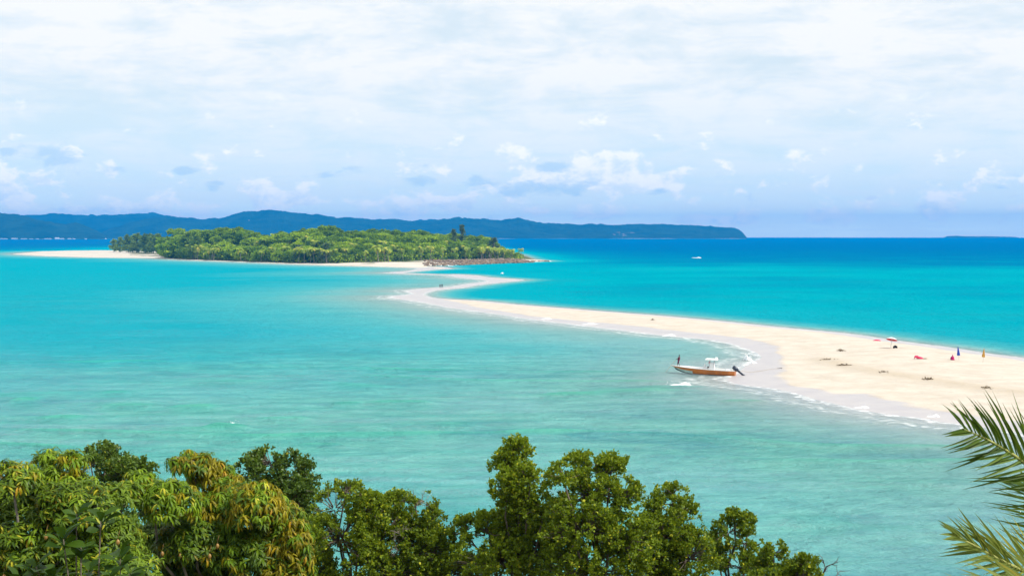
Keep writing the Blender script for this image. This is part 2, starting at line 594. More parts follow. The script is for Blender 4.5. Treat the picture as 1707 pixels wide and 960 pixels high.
def bar_height(x, y):
    """sand level of the bar; below zero it is the sea bed"""
    x = np.asarray(x, float); y = np.asarray(y, float)
    sh = x.shape
    x = x.ravel(); y = y.ravel()
    s = poly_sdf(BAR, x, y)
    dn = line_dist(W_NEAR, x, y); df = line_dist(W_FAR, x, y)
    wob = (fbm(x / 9.0, y / 9.0, 3, 5) - 0.5) * 5.0 * sstep(330, 200, y) + (fbm(x / 30.0, y / 60.0, 3, 9) - 0.5) * 8 * sstep(230, 330, y)
    sd_ = poly_sdf(DRY, x, y) + wob * 0.55
    dd_ = np.maximum(-sd_, 0)
    zn = np.where(sd_ > 0, 0.14 + np.maximum(sd_, 0) * 0.03, 0.14 * dn / (dn + dd_ + 1e-6))
    zn = np.where((sd_ < 0) & (y > 470), np.maximum(zn, np.minimum(dn * 0.012, 0.3)), zn)
    zf = df * 0.034
    zi = np.minimum(np.minimum(zn, zf), 0.85 + (fbm(x / 14, y / 14, 3, 2) - 0.5) * 0.12)
    zi = np.where(y > 440, np.minimum(zi, 0.5), zi)
    zo = -np.where(dn < df, dn * 0.035, df * 0.055)
    zo = np.maximum(zo, -2.0)
    return np.where(s > 0, zi, zo).reshape(sh)


def sand_z(x, y):
    return float(bar_height(np.array([x]), np.array([y]))[0])


def on_sand(px, py):
    """the point of the sandbar seen at a pixel"""
    p = gp(px, py)
    for _ in range(6):
        p = gp(px, py, max(0.0, sand_z(p[0], p[1])))
    return p


# ------------------------------------------------------------------ sea
def sea_depth(x, y, s):
    """water depth from the shore distance s and the shape of the lagoon"""
    r = np.sqrt(x * x + y * y)
    cl = np.array([gp(a, b)[:2] for a, b in [(1700, 655), (1350, 605), (1000, 535), (800, 511), (690, 496), (720, 482), (830, 467), (760, 458), (660, 455), (720, 447)]])
    xs = np.interp(r, [50] + [math.hypot(*q) for q in cl] + [1400], [120] + [q[0] for q in cl] + [0])
    side = sstep(-25, 25, x - xs)
    rr = r * (1 + 0.16 * (fbm(x / 240, y / 420, 4, 31) - 0.5) + 0.10 * (fbm(x / 60, y / 160, 3, 33) - 0.5))
    dl = np.interp(rr, [60, 130, 175, 220, 270, 330, 460, 700, 1000, 1350, 1650, 1850, 2150, 2600, 12000], [1.25, 0.95, 1.0, 1.5, 2.4, 2.9, 2.1, 2.4, 3.2, 2.6, 3.0, 5.0, 14, 26, 40])
    dr = np.interp(rr, [60, 300, 420, 560, 700, 900, 1000, 1150, 1400, 1800, 2200, 2700, 12000], [3.0, 3.2, 3.5, 4.2, 3.7, 3.3, 4.2, 6.8, 8.5, 11, 18, 27, 40])
    D = dl * (1 - side) + dr * side
    D = D * (1 + 0.55 * (fbm(x / 45, y / 70, 4, 41) - 0.5) * sstep(60, 300, r) + 0.6 * (fbm(x / 130, y / 60, 4, 43) - 0.5))
    k = 0.035 * (1 - side) + 0.16 * side
    return D * (1 - np.exp(-k * np.maximum(s, 0) / D)), side


cols = np.concatenate([np.linspace(-88, -24, 18)[:-1], np.degrees(np.arctan((np.arange(-160, 1870, 2.6) - CX) / FPX)), np.linspace(24.5, 88, 18)])
rows_y = np.concatenate([np.array([395.98, 396.3, 396.8, 397.4, 398.1, 399]), np.arange(400, 980, 1.05), np.array([1000, 1050, 1130, 1250, 1400])])
rad = H * FPX / (rows_y - HORIZON)
A, R = np.meshgrid(np.radians(cols), rad)
sx, sy = (R * np.sin(A)).ravel(), (R * np.cos(A)).ravel()
sdf = np.maximum(poly_sdf(BAR, sx, sy), poly_sdf(ISLE, sx, sy))
shore = -sdf
depth, side = sea_depth(sx, sy, shore)
# swell: crests wandering in from the open sea, dying out on the shore and with distance
rr = np.hypot(sx, sy)
warp = (fbm(sx / 38, sy / 30, 3, 61) - 0.5) * 26
env = sstep(0.42, 0.68, fbm(sx / 46 + 3, sy / 22, 3, 63))
env2 = sstep(0.40, 0.66, fbm(sx / 30 + 8, sy / 15, 3, 67))
w1 = np.sin((sy + 0.16 * sx + warp) * 2 * math.pi / 15.0)
w2 = np.sin((sy - 0.10 * sx + warp * 0.7) * 2 * math.pi / 7.5 + 1.3)
crest = np.maximum(w1, -0.3) ** 3
sz = (0.42 * crest * env + 0.11 * w2 * env2) * sstep(370, 210, rr) * sstep(0.5, 14, shore) * (1 - 0.6 * side)
sz += 0.05 * (fbm(sx / 5, sy / 3, 3, 71) - 0.5) * sstep(300, 150, rr) * sstep(0.5, 8, shore)


def add_wave(px, py, width, hgt, length):
    """one roller, wider than long, standing up before it breaks"""
    global sz
    q = gp(px, py)
    m = FPX / q[1]
    a = np.abs((sx - q[0]) / (width / m))
    b = (sy - q[1] - 0.06 * (sx - q[0])) / length
    sz = sz + 1.6 * hgt * np.exp(-a ** 4) * np.exp(-np.where(b < 0, b * 1.7, b * 0.8) ** 2)


for args in [(1130, 648, 60, 0.30, 2.2), (1045, 652, 70, 0.28, 2.4), (960, 661, 60, 0.26, 2.4), (380, 714, 34, 0.34, 2.0), (320, 716, 60, 0.20, 2.2), (100, 700, 40, 0.30, 2.2),
             (40, 669, 24, 0.30, 2.2), (215, 678, 50, 0.26, 2.0), (320, 680, 40, 0.26, 2.2), (188, 657, 24, 0.2, 2.2), (665, 673, 60, 0.26, 2.2), (575, 676, 26, 0.30, 2.2), (1240, 672, 40, .24, 2.2),
             (1200, 690, 90, .18, 2.6), (760, 712, 40, .22, 2.4), (900, 727, 60, .18, 2.4), (1370, 875, 50, .16, 2.4), (530, 745, 40, .2, 2.4), (470, 700, 50, .2, 2.4)]:
    add_wave(*args)
nr, nc = len(rad), len(cols)
idx = np.arange(nr * nc).reshape(nr, nc)
quads = np.stack([idx[:-1, :-1], idx[1:, :-1], idx[1:, 1:], idx[:-1, 1:]], -1).reshape(-1, 4)

m, g = new_mat('sea_water')
co = g.coords('Object')
dep = g.attr('depth')
sho = g.attr('shore')
sil = g.attr('silt')
t = 1.0 - (dep * (-1 / 6.0)).exp()
streak = g.noise(g.mapping(co, (0.035, 0.05, 1)), 1.0, 5, 0.6, 0.4)
lanes = g.noise(g.mapping(co, (0.012, 0.03, 1), (7, 3, 0)), 1.0, 6, 0.65, 0.6)
t = (t + (streak - 0.5) * 0.22 * t + (lanes - 0.5) * 0.35 * t).clamp()
clear = g.ramp(t, [(0.0, (0.42, 0.50, 0.47)), (0.08, (0.20, 0.40, 0.39)), (0.17, (0.065, 0.35, 0.375)), (0.28, (0.004, 0.295, 0.36)),
                   (0.42, (0.0, 0.30, 0.365)), (0.60, (0.0, 0.20, 0.32)), (0.80, (0.0, 0.135, 0.295)), (1.0, (0.0, 0.112, 0.285))])
silty = g.mix(streak.smooth(0.3, 0.7), (0.05, 0.325, 0.245), (0.115, 0.39, 0.305))
body = g.mix(sil * 0.85, clear, silty)
lift = g.attr('lift')                       # sunlight through the thin crests, painted in as greener colour
patch = g.noise(g.mapping(co, (0.022, 0.05, 1), (11, 6, 0)), 1.0, 6, 0.62, 0.5)
body = g.mix(patch.smooth(0.50, 0.70) * 0.75 * (sil * 0.7 + 0.3), body, (0.016, 0.185, 0.235))
net = g.noise(g.mapping(co, (0.17, 0.36, 1), (3, 8, 0)), 1.0, 7, 0.68, 0.4)   # wave ripple shading and caustic light painted into the water colour
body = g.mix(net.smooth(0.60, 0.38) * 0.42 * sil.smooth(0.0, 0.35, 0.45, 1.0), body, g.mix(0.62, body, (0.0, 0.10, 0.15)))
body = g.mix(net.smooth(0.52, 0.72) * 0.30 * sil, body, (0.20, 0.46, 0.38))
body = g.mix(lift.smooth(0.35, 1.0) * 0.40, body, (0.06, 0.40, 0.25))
rip = g.noise(g.mapping(co, (0.16, 0.26, 1)), 1.0, 7, 0.66, 0.15)
rip2 = g.noise(g.mapping(co, (0.6, 0.8, 1), (5, 2, 0)), 1.0, 5, 0.6, 0.2)
hgt = rip * 1.6 + rip2 * 0.55
nm = g.bump(hgt, 1.0, 1.0)
dif = g.shader("ShaderNodeBsdfDiffuse", body, normal=nm)
trn = g.shader("ShaderNodeBsdfTransparent", (0.93, 0.985, 0.985))
alpha = 1.0 - (dep * -3.4).exp()
watr = g.mixsh(alpha, trn, dif)
gls = g.shader("ShaderNodeBsdfGlossy", (0.88, 0.95, 1.0), 0.12, nm)
fr = g.node("ShaderNodeFresnel")
fr.inputs['IOR'].default_value = 1.33
g.link(nm, fr.inputs['Normal'])
refl = (S(g.nt, fr.outputs[0]) * g.attr('calm')).min(0.6)
watr = g.mixsh(refl, watr, gls)
# foam: a torn line where each run-up ends, and loose streaks
fn = g.noise(g.mapping(co, (0.10, 0.10, 1), (2, 5, 0)), 1.0, 5, 0.65)
fn2 = g.noise(g.mapping(co, (0.9, 0.9, 1)), 1.0, 6, 0.7)
edge = (sho - (fn - 0.46) * 13.0).abs()
line = edge.smooth(1.1, 0.1) * (sho.smooth(16.0, 6.0)) * fn2.smooth(0.40, 0.62)
line2 = (sho - (fn - 0.5) * 9.0 - 4.5).abs().smooth(1.3, 0.2) * fn2.smooth(0.42, 0.62) * 0.7
tip = sho.smooth(1.6, -0.4) * fn2.smooth(0.36, 0.6)
surf = g.attr('surf')
wash = sho.smooth(13.0, 1.0) * fn.smooth(0.40, 0.62) * fn2.smooth(0.40, 0.66) * 0.30
foam = ((line * 0.52 + line2 * 0.42 + wash).min(1.0) * surf + tip * 0.45).min(1.0)
fo = g.shader("ShaderNodeBsdfDiffuse", (0.86, 0.88, 0.88))
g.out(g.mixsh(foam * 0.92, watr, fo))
silt = sstep(330, 170, rr) * (1 - side) * sstep(0, 30, shore) * (0.65 + 0.7 * (fbm(sx / 25, sy / 14, 4, 81) - 0.5))
# the lee shore of the bar takes the breaking waves
surf = np.where(line_dist(W_NEAR, sx, sy) < line_dist(W_FAR, sx, sy), 1.0, 0.35) * sstep(1000, 700, rr)
surf *= np.where(sdf > -40, 1.0, 0.0)
# sheltered water mirrors the sky, wind-roughened water further out hardly does
calm = np.interp(rr, [90, 170, 220, 300, 450, 700, 1500], [0.92, 0.92, 0.66, 0.28, 0.10, 0.05, 0.03]) * (1 - 0.75 * side)
calm *= 0.25 + 1.5 * fbm(sx / 26, sy / 13, 4, 91)
calm *= 1 - 0.75 * np.clip(sz / 0.3, 0, 1)
calm = np.clip(calm, 0, 1.2)
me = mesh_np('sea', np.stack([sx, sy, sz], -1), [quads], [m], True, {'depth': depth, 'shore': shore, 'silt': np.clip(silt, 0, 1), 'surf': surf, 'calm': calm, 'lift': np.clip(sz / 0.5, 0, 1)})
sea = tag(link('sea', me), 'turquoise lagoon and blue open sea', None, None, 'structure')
mb = MB()
mb.box((0, 3060, -2.55), (6000, 6000, 0.5))
m, g = new_mat('sea_floor_sand')
g.out(g.principled(g.mix(g.noise(g.coords('Object'), 0.05, 5, 0.6).smooth(0.3, 0.7), (0.42, 0.36, 0.28), (0.55, 0.48, 0.38)), 0.95, 0.1))
tag(mb.build('seabed', m), 'pale sandy sea floor', None, None, 'structure')


def foam_crest(px, py, width, hgt, seed, lean=0.0):
    """tumbling white water on one breaking wave"""
    q = gp(px, py)
    mpp = q[1] / FPX
    L, Hh = width * mpp, hgt * mpp
    rng = np.random.default_rng(seed)
    nu, nv = 46, 12
    u, v = np.meshgrid(np.linspace(-1, 1, nu), np.linspace(0, math.pi, nv))
    prof = (1 - np.abs(u) ** 2.2) * (0.42 + 0.58 * np.exp(-((u - lean) / 0.34) ** 2))
    lump = 0.7 + 0.6 * fbm(u * 5 + seed, v * 2.0 + seed, 4, seed)
    x = u * L / 2
    yy = np.cos(v) * prof * Hh * 1.2 * lump
    z = np.sin(v) * prof * Hh * lump + (fbm(u * 14, v * 5, 3, seed + 3) - 0.5) * Hh * 0.35 * prof
    V = np.stack([x, yy, z - 0.05], -1).reshape(-1, 3)
    ii = np.arange(nu * nv).reshape(nv, nu)
    F = np.stack([ii[:-1, :-1], ii[:-1, 1:], ii[1:, 1:], ii[1:, :-1]], -1).reshape(-1, 4)
    # spray droplets thrown off the crest
    k = 60
    pu = rng.uniform(-0.9, 0.9, k)
    P = np.stack([pu * L / 2, rng.normal(0, Hh * 0.7, k), np.abs(rng.normal(0.45, 0.4, k)) * Hh], -1)
    s = Hh * rng.uniform(0.03, 0.10, k)
    T = np.array([[1, 0, -.6], [-.6, .9, -.6], [-.6, -.9, -.6], [0, 0, 1]])
    DV = (P[:, None, :] + T[None] * s[:, None, None]).reshape(-1, 3)
    b = len(V) + np.arange(k)[:, None] * 4
    DF = np.concatenate([b + np.array([[0, 1, 3]]), b + np.array([[1, 2, 3]]), b + np.array([[2, 0, 3]]), b + np.array([[0, 2, 1]])])
    me = mesh_np('foam_crest', np.vstack([V, DV]), [F, DF], [M['foam']], True)
    return link('foam_crest', me, sea, (q[0], q[1], 0.06))


for i, a in enumerate([(1132, 644, 54, 8, 0.45), (384, 711, 30, 7, 0.3), (1246, 600, 16, 9, -0.3), (1161, 430.2, 18, 1.7, 0.5), (837, 456.2, 6, 2, 0.), (1252, 605, 22, 4, 0.2),
                       (1436, 680, 30, 4, 0.4), (1556, 695, 26, 5, 0.4), (1115, 560.5, 26, 4, 0.3), (912, 532.5, 24, 3, 0.), (985, 541, 34, 3, 0.)]):
    foam_crest(*a[:4], 100 + i, a[4])

# ------------------------------------------------------------------ sandbar
gy, gx = np.concatenate([np.arange(442.5, 760, 0.9), np.arange(760, 960, 4)]), np.arange(470, 2300, 2.4)
gx = np.where(gx > 1760, 1760 + (gx - 1760) * 1.0, gx)
PXX, PYY = np.meshgrid(gx, gy)
Rr = H * FPX / (PYY - HORIZON)
bx_, by_ = Rr * (PXX - CX) / FPX, Rr
bz = bar_height(bx_, by_)
rough_z = (fbm(bx_ / 2.2, by_ / 2.2, 3, 15) - 0.5) * 0.10 + (fbm(bx_ / 7, by_ / 4, 3, 16) - 0.5) * 0.16
bz = bz + rough_z * sstep(0.16, 0.4, bz) * sstep(420, 300, by_)
# the storm ridge that the last high tide left, with scooped hollows
RID = np.array([on_sand(*q)[:2] for q in [(1374, 598), (1398, 607), (1422, 612), (1475, 622), (1550, 633), (1645, 648), (1707, 655)]])
rd = line_dist(RID, bx_, by_)
bz = bz + 0.16 * np.exp(-(rd / 2.2) ** 2) * (0.5 + 1.0 * fbm(bx_ / 3, by_ / 3, 2, 19))
sb = poly_sdf(BAR, bx_, by_).reshape(bx_.shape)
keep = sb > -75
n_r, n_c = PXX.shape
ii = np.arange(n_r * n_c).reshape(n_r, n_c)
Q = np.stack([ii[:-1, :-1], ii[1:, :-1], ii[1:, 1:], ii[:-1, 1:]], -1).reshape(-1, 4)
kq = keep.ravel()[Q].all(1)
Q = Q[kq]
used = np.unique(Q)
remap = -np.ones(n_r * n_c, int); remap[used] = np.arange(len(used))
m, g = new_mat('beach_sand')
co = g.coords('Object')
hz = g.attr('level')
rg = g.attr('ridge')
nb = g.noise(co, 0.22, 6, 0.6)
nf = g.noise(co, 3.0, 5, 0.6)
dry = g.mix(nb.smooth(0.3, 0.7), (0.475, 0.415, 0.34), (0.565, 0.505, 0.425))
dry = g.mix((nf.smooth(0.62, 0.78)) * 0.25, dry, (0.42, 0.34, 0.25))
dry = g.mix(rg * nb.smooth(0.25, 0.6) * 0.6, dry, (0.40, 0.32, 0.22))
tide = ((hz * 26.0 + g.noise(co, 0.09, 4, 0.6) * 9.0)._m('SINE')).smooth(0.86, 1.0) * nf.smooth(0.42, 0.6)
dry = g.mix(tide * 0.22, dry, (0.30, 0.24, 0.17))
feet = g.noise(g.mapping(co, (0.9, 0.5, 1)), 1.0, 3, 0.7)
dry = g.mix(feet.smooth(0.60, 0.70) * nb.smooth(0.40, 0.58) * 0.42, dry, (0.30, 0.25, 0.19))
sp_ = g.noise(co, 1.1, 2, 0.5)
dry = g.mix(sp_.smooth(0.755, 0.785) * 0.8, dry, (0.16, 0.12, 0.09))
wetc = g.mix(nb.smooth(0.3, 0.7), (0.385, 0.36, 0.365), (0.44, 0.41, 0.40))
wetf = (hz + (g.noise(co, 0.12, 4, 0.6) - 0.5) * 0.10).smooth(0.165, 0.12)
colr = g.mix(wetf, dry, wetc)
rgh = wetf * -0.55 + 0.95
bmp = g.bump(g.noise(co, 1.6, 6, 0.65) * (1.0 - wetf), 0.7, 0.14)
g.out(g.principled(colr, rgh, 0.3, bmp))
ridge_a = np.exp(-(rd / 3.2) ** 2)
V = np.stack([bx_, by_, bz], -1).reshape(-1, 3)[used]
me = mesh_np('beach', V, [remap[Q]], [m], True, {'level': bz.ravel()[used], 'ridge': ridge_a.ravel()[used]})
tag(link('beach', me), 'long winding white sandbar between the two islands', None, None, 'structure')
SAND = m

# ------------------------------------------------------------------ the low wooded island
TOPS = [(180, 397), (200, 393), (262, 389), (275, 385), (300, 380), (330, 383), (360, 380), (385, 378), (405, 381), (430, 388), (470, 386), (500, 380), (530, 376), (560, 379), (600, 383),
        (650, 384), (700, 385), (750, 385), (800, 386), (830, 394), (850, 401), (866, 409), (872, 414), (900, 432)]
FEET = [(180, 420), (262, 423), (275, 429), (326, 431.5), (412, 434.5), (487, 437), (562, 438.5), (640, 437), (700, 434.5), (760, 433), (820, 432), (872, 431)]


def front_Y(px):
    y = np.interp(px, [a for a, b in FEET], [b for a, b in FEET])
    return (H - 0.9) * FPX / (y - HORIZON)


def isle_ground(x, y):
    x = np.asarray(x, float); y = np.asarray(y, float)
    px = CX + FPX * x / y
    fy = front_Y(px)
    top = np.interp(px, [a for a, b in TOPS], [b for a, b in TOPS])
    want = H + (HORIZON - top) / FPX * (fy + 120) - 13.5           # level under the tallest trees
    want = np.clip(want, 2.2, 40)
    tt = y - fy
    z = 1.0 + (want - 1.0) * sstep(5, 120, tt) * sstep(420, 220, tt) * sstep(268, 300, px) * sstep(885, 840, px)
    s = poly_sdf(ISLE, x.ravel(), y.ravel()).reshape(x.shape)
    base = np.where(s > 0, np.minimum(s * 0.03, 1.0), np.maximum(s * 0.06, -2.4))
    return np.where(s > 0, np.where(base < 1.0, base, np.maximum(z, 1.0)), base), s


ix, iy = np.meshgrid(np.arange(-640, 80, 4.0), np.arange(930, 2780, 7.0))
izz, isd = isle_ground(ix, iy)
ipx = CX + FPX * ix / iy
veg = sstep(-6, 6, iy - front_Y(ipx) + (fbm(ix / 12, iy / 12, 3, 3) - 0.5) * 22) * sstep(262, 275, ipx)
veg = np.maximum(veg, sstep(0.47, 0.60, fbm(ix / 26, iy / 26, 3, 8)) * sstep(20, 34, isd) * sstep(205, 225, ipx) * 0.9)
izz = izz + (fbm(ix / 9, iy / 9, 3, 4) - 0.5) * 0.5 * (izz > 0.6)
n_r, n_c = ix.shape
ii = np.arange(n_r * n_c).reshape(n_r, n_c)
Q = np.stack([ii[:-1, :-1], ii[:-1, 1:], ii[1:, 1:], ii[1:, :-1]], -1).reshape(-1, 4)
kq = (isd > -30).ravel()[Q].all(1)
Q = Q[kq]; used = np.unique(Q)
remap = -np.ones(n_r * n_c, int); remap[used] = np.arange(len(used))
m, g = new_mat('island_ground')
co = g.coords('Object')
nb = g.noise(co, 0.05, 6, 0.6)
sand = g.mix(nb.smooth(0.3, 0.7), (0.50, 0.44, 0.36), (0.60, 0.54, 0.46))
litter = g.mix(g.noise(co, 0.3, 5, 0.6).smooth(0.35, 0.65), (0.05, 0.075, 0.02), (0.12, 0.14, 0.035))
vg = (g.attr('veg') + (g.noise(co, 0.12, 4, 0.6) - 0.5) * 0.5).smooth(0.35, 0.6)
g.out(g.principled(g.mix(vg, sand, litter), 0.95, 0.15, g.bump(g.noise(co, 0.5, 5, 0.6), 0.5, 0.4)))
V = np.stack([ix, iy, izz], -1).reshape(-1, 3)[used]
me = mesh_np('island_ground', V, [remap[Q]], [m], True, {'veg': veg.ravel()[used]})
tag(link('island_ground', me), 'sandy shore and forest floor of the low island', None, None, 'structure')


def isle_z(x, y):
    return float(isle_ground(np.array([x]), np.array([y]))[0][0])


# ------------------------------------------------------------------ the mainland ridges far behind
def ridge(name, label, prof, Y0, deep, seed, mat, x0=None, x1=None):
    prof = np.array(prof, float)
    xs = np.arange(prof[0, 0], prof[-1, 0] + 0.1, 1.6)
    tops = np.interp(xs, prof[:, 0], prof[:, 1])
    nd = 34
    tt = np.linspace(0, 1, nd) ** 1.25
    Vv = []
    crest_t = 0.55
    for t_ in tt:
        Y = Y0 + deep * t_
        Yc = Y0 + deep * crest_t
        zc = np.maximum(H + (HORIZON - tops) / FPX * Yc, 0)
        X = (xs - CX) / FPX * Y
        if t_ <= crest_t:
            f = (t_ / crest_t)
            f = 0.10 * sstep(0, 0.06, f) + 0.90 * f ** 0.9
        else:
            f = 1 - ((t_ - crest_t) / (1 - crest_t)) ** 1.5
        gul = fbm(X / 420 + seed, Y / 1500 + seed, 4, seed) - 0.5
        spur = fbm(X / 900 + 5 + seed, np.full_like(X, Y / 700), 3, seed + 3) - 0.5
        z = zc * f * (1 + (gul * 1.3 + spur * 0.9) * (1 - abs(f) ** 2) * 1.1)
        z = z + (fbm(X / 45, np.full_like(X, Y / 60), 3, seed + 7) - 0.5) * 24 * min(1, f * 2) * np.clip(zc / 60, 0, 1)
        z = np.minimum(z, zc + 5)
        z = np.maximum(z, -0.8) if 0 < t_ < 1 else np.full_like(z, -0.8)
        Vv.append(np.stack([X, np.full_like(X, Y), z], -1))
    V = np.array(Vv)
    n_r, n_c = V.shape[:2]
    ii = np.arange(n_r * n_c).reshape(n_r, n_c)
    Q = np.stack([ii[:-1, :-1], ii[:-1, 1:], ii[1:, 1:], ii[1:, :-1]], -1).reshape(-1, 4)
    me = mesh_np(name, V.reshape(-1, 3), [Q], [mat], True)
    return tag(link(name, me), label, None, None, 'structure')


m, g = new_mat('hill_forest')
co = g.coords('Object')
n = g.noise(co, 0.006, 7, 0.65)
cc = g.mix(n.smooth(0.3, 0.7), (0.006, 0.026, 0.012), (0.024, 0.055, 0.022))
bare = g.noise(g.mapping(co, (0.0022, 0.0012, 0.006), (1, 4, 0)), 1.0, 5, 0.7).smooth(0.665, 0.70)
cc = g.mix(bare * 0.8, cc, (0.5, 0.42, 0.36))
zc = g.sep(co)[2]
shore_s = (zc + g.noise(co, 0.004, 3, 0.6) * 8.0).smooth(5.2, 3.4)
cc = g.mix(shore_s * 0.8, cc, (0.6, 0.52, 0.42))
g.out(g.principled(cc, 0.95, 0.05, g.bump(n, 1.0, 40)))
HILL = m
MAIN = [(160, 393), (170, 388), (180, 382.5), (210, 373), (232, 367.5), (262, 362), (285, 360), (311, 363), (337, 364.5), (367, 363.8), (390, 357), (405, 353.6), (431, 352.5), (450, 350), (469, 350.6), (485, 353),
        (499, 355.5), (532, 358), (562, 363), (585, 362), (618, 365.3), (654, 366), (689, 369), (724, 367.7), (745, 364), (759, 362.3), (785, 363.4), (806, 363.4), (836, 367.7), (849, 364),
        (858, 362.8), (867, 363.4), (888, 368.6), (911, 371.6), (925, 371.2), (960, 374), (985, 373), (1016, 374.7), (1071, 373), (1111, 374.7), (1151, 375.7), (1171, 376.7), (1184, 375.5), (1196, 379),
        (1216, 380.2), (1224, 381), (1231, 383.5), (1238, 388), (1243, 394), (1245, 396)]
ridge('hills', 'long forested mainland ridge ending in a cape', MAIN, 8400, 1500, 3, HILL)
ridge('hills', 'dark headland at the far left of the mainland', [(-420, 352), (-300, 346), (-160, 352), (-60, 349), (0, 354.4), (30, 358), (60, 365.6), (86, 371), (112, 374), (127, 372), (140, 376), (165, 386), (180, 394)], 7300, 1100, 9, HILL)
ridge('hills', 'pale ridge behind the headland', [(-380, 365), (-60, 360), (37, 359), (67, 358), (94, 356), (124, 357.4), (180, 359), (210, 358), (244, 355.5), (259, 354.4), (274, 359), (310, 366), (360, 372), (420, 380)], 10300, 1200, 14, HILL)
ridge('hills', 'small peaks showing behind the long ridge', [(600, 375), (635, 366.5), (658, 364.3), (676, 366), (690, 368), (702, 366.2), (716, 365.4), (735, 368), (790, 378)], 10300, 1200, 21, HILL)
ridge('hills', 'faint low islet on the horizon', [(1572, 396), (1580, 393.6), (1595, 393.4), (1612, 394), (1640, 394.1), (1665, 394.5), (1690, 395), (1700, 396)], 11000, 700, 26, HILL)

# ------------------------------------------------------------------ the slope below the camera
hx, hy = np.meshgrid(np.linspace(-160, 160, 110), np.linspace(-60, 86, 70))


def slope_z(x, y):
    x = np.asarray(x, float); y = np.asarray(y, float)
    return np.where(y < 4, 20.2, 20.2 - (y - 4) * 0.385 * (1 - 0.0 * x)) + (fbm(x / 9, y / 9, 3, 23) - 0.5) * 1.4 * sstep(6, 14, y)


hzv = np.maximum(slope_z(hx, hy), -2.5)
n_r, n_c = hx.shape
ii = np.arange(n_r * n_c).reshape(n_r, n_c)
Q = np.stack([ii[:-1, :-1], ii[:-1, 1:], ii[1:, 1:], ii[1:, :-1]], -1).reshape(-1, 4)
m, g = new_mat('slope_soil')
co = g.coords('Object')
n = g.noise(co, 0.8, 6, 0.65)
g.out(g.principled(g.mix(n.smooth(0.35, 0.65), (0.045, 0.06, 0.018), (0.12, 0.10, 0.06)), 0.95, 0.1, g.bump(n, 0.8, 0.3)))
me = mesh_np('hillside', np.stack([hx, hy, hzv], -1).reshape(-1, 3), [Q], [m], True)
tag(link('hillside', me), 'steep overgrown slope below the viewpoint', None, None, 'structure')


# ------------------------------------------------------------------ foliage builders
def frames(axis, rng):
    """two unit vectors at right angles to each axis, spun at random"""
    n = len(axis)
    rnd = rng.normal(size=(n, 3))
    side_ = np.cross(axis, rnd)
    side_ /= np.linalg.norm(side_, axis=1, keepdims=True) + 1e-9
    return side_, np.cross(side_, axis)


def leaf_quads(P, axis, L, Wd, rng, fold=0.25):
    """oval leaves folded along the midrib: 6 points, two quads each"""
    n = len(P)
    axis = axis / (np.linalg.norm(axis, axis=1, keepdims=True) + 1e-9)
    s, up = frames(axis, rng)
    L = np.broadcast_to(L, n)[:, None]; Wd = np.broadcast_to(Wd, n)[:, None]
    b = P
    tip = P + axis * L - up * L * 0.08
    l1 = P + axis * L * .30 + s * Wd * .46 + up * Wd * fold; l2 = P + axis * L * .72 + s * Wd * .42 + up * Wd * fold * .8
    r1 = P + axis * L * .30 - s * Wd * .46 + up * Wd * fold; r2 = P + axis * L * .72 - s * Wd * .42 + up * Wd * fold * .8
    V = np.stack([b, l1, l2, tip, r2, r1], 1).reshape(-1, 3)
    o = np.arange(n)[:, None] * 6
    F = np.concatenate([o + np.array([[0, 3, 2, 1]]), o + np.array([[0, 5, 4, 3]])])
    return V, F


def sphere_dirs(n, rng):
    v = rng.normal(size=(n, 3))
    return v / np.linalg.norm(v, axis=1, keepdims=True)


def lobes_world(lobes, Y, zf=0.9, jit=1.0, seed=0):
    """crown lobes given in the photo's pixels, at their distance, as ellipsoids in metres"""
    rng = np.random.default_rng(seed)
    out = []
    for (px, py, rx, ry) in lobes:
        y = Y + rng.uniform(-jit, jit)
        c_ = at(px, py, y)
        k = y / FPX
        out.append((c_, np.array([rx * k, (rx + ry) * 0.5 * k * zf, ry * k])))
    return out


def limb(mb, a, b, r0, r1, rng, n=5, sag=0.12, sides=6):
    a, b = np.array(a, float), np.array(b, float)
    L = np.linalg.norm(b - a)
    pts = []
    for i in range(n):
        t_ = i / (n - 1)
        p_ = a + (b - a) * t_ + rng.normal(0, 0.035 * L, 3) * math.sin(math.pi * t_) + np.array([0, 0, -sag * L]) * math.sin(math.pi * t_) * 0.5
        pts.append(p_)
    mb.tube(pts, [r0 + (r1 - r0) * i / (n - 1) for i in range(n)], sides)


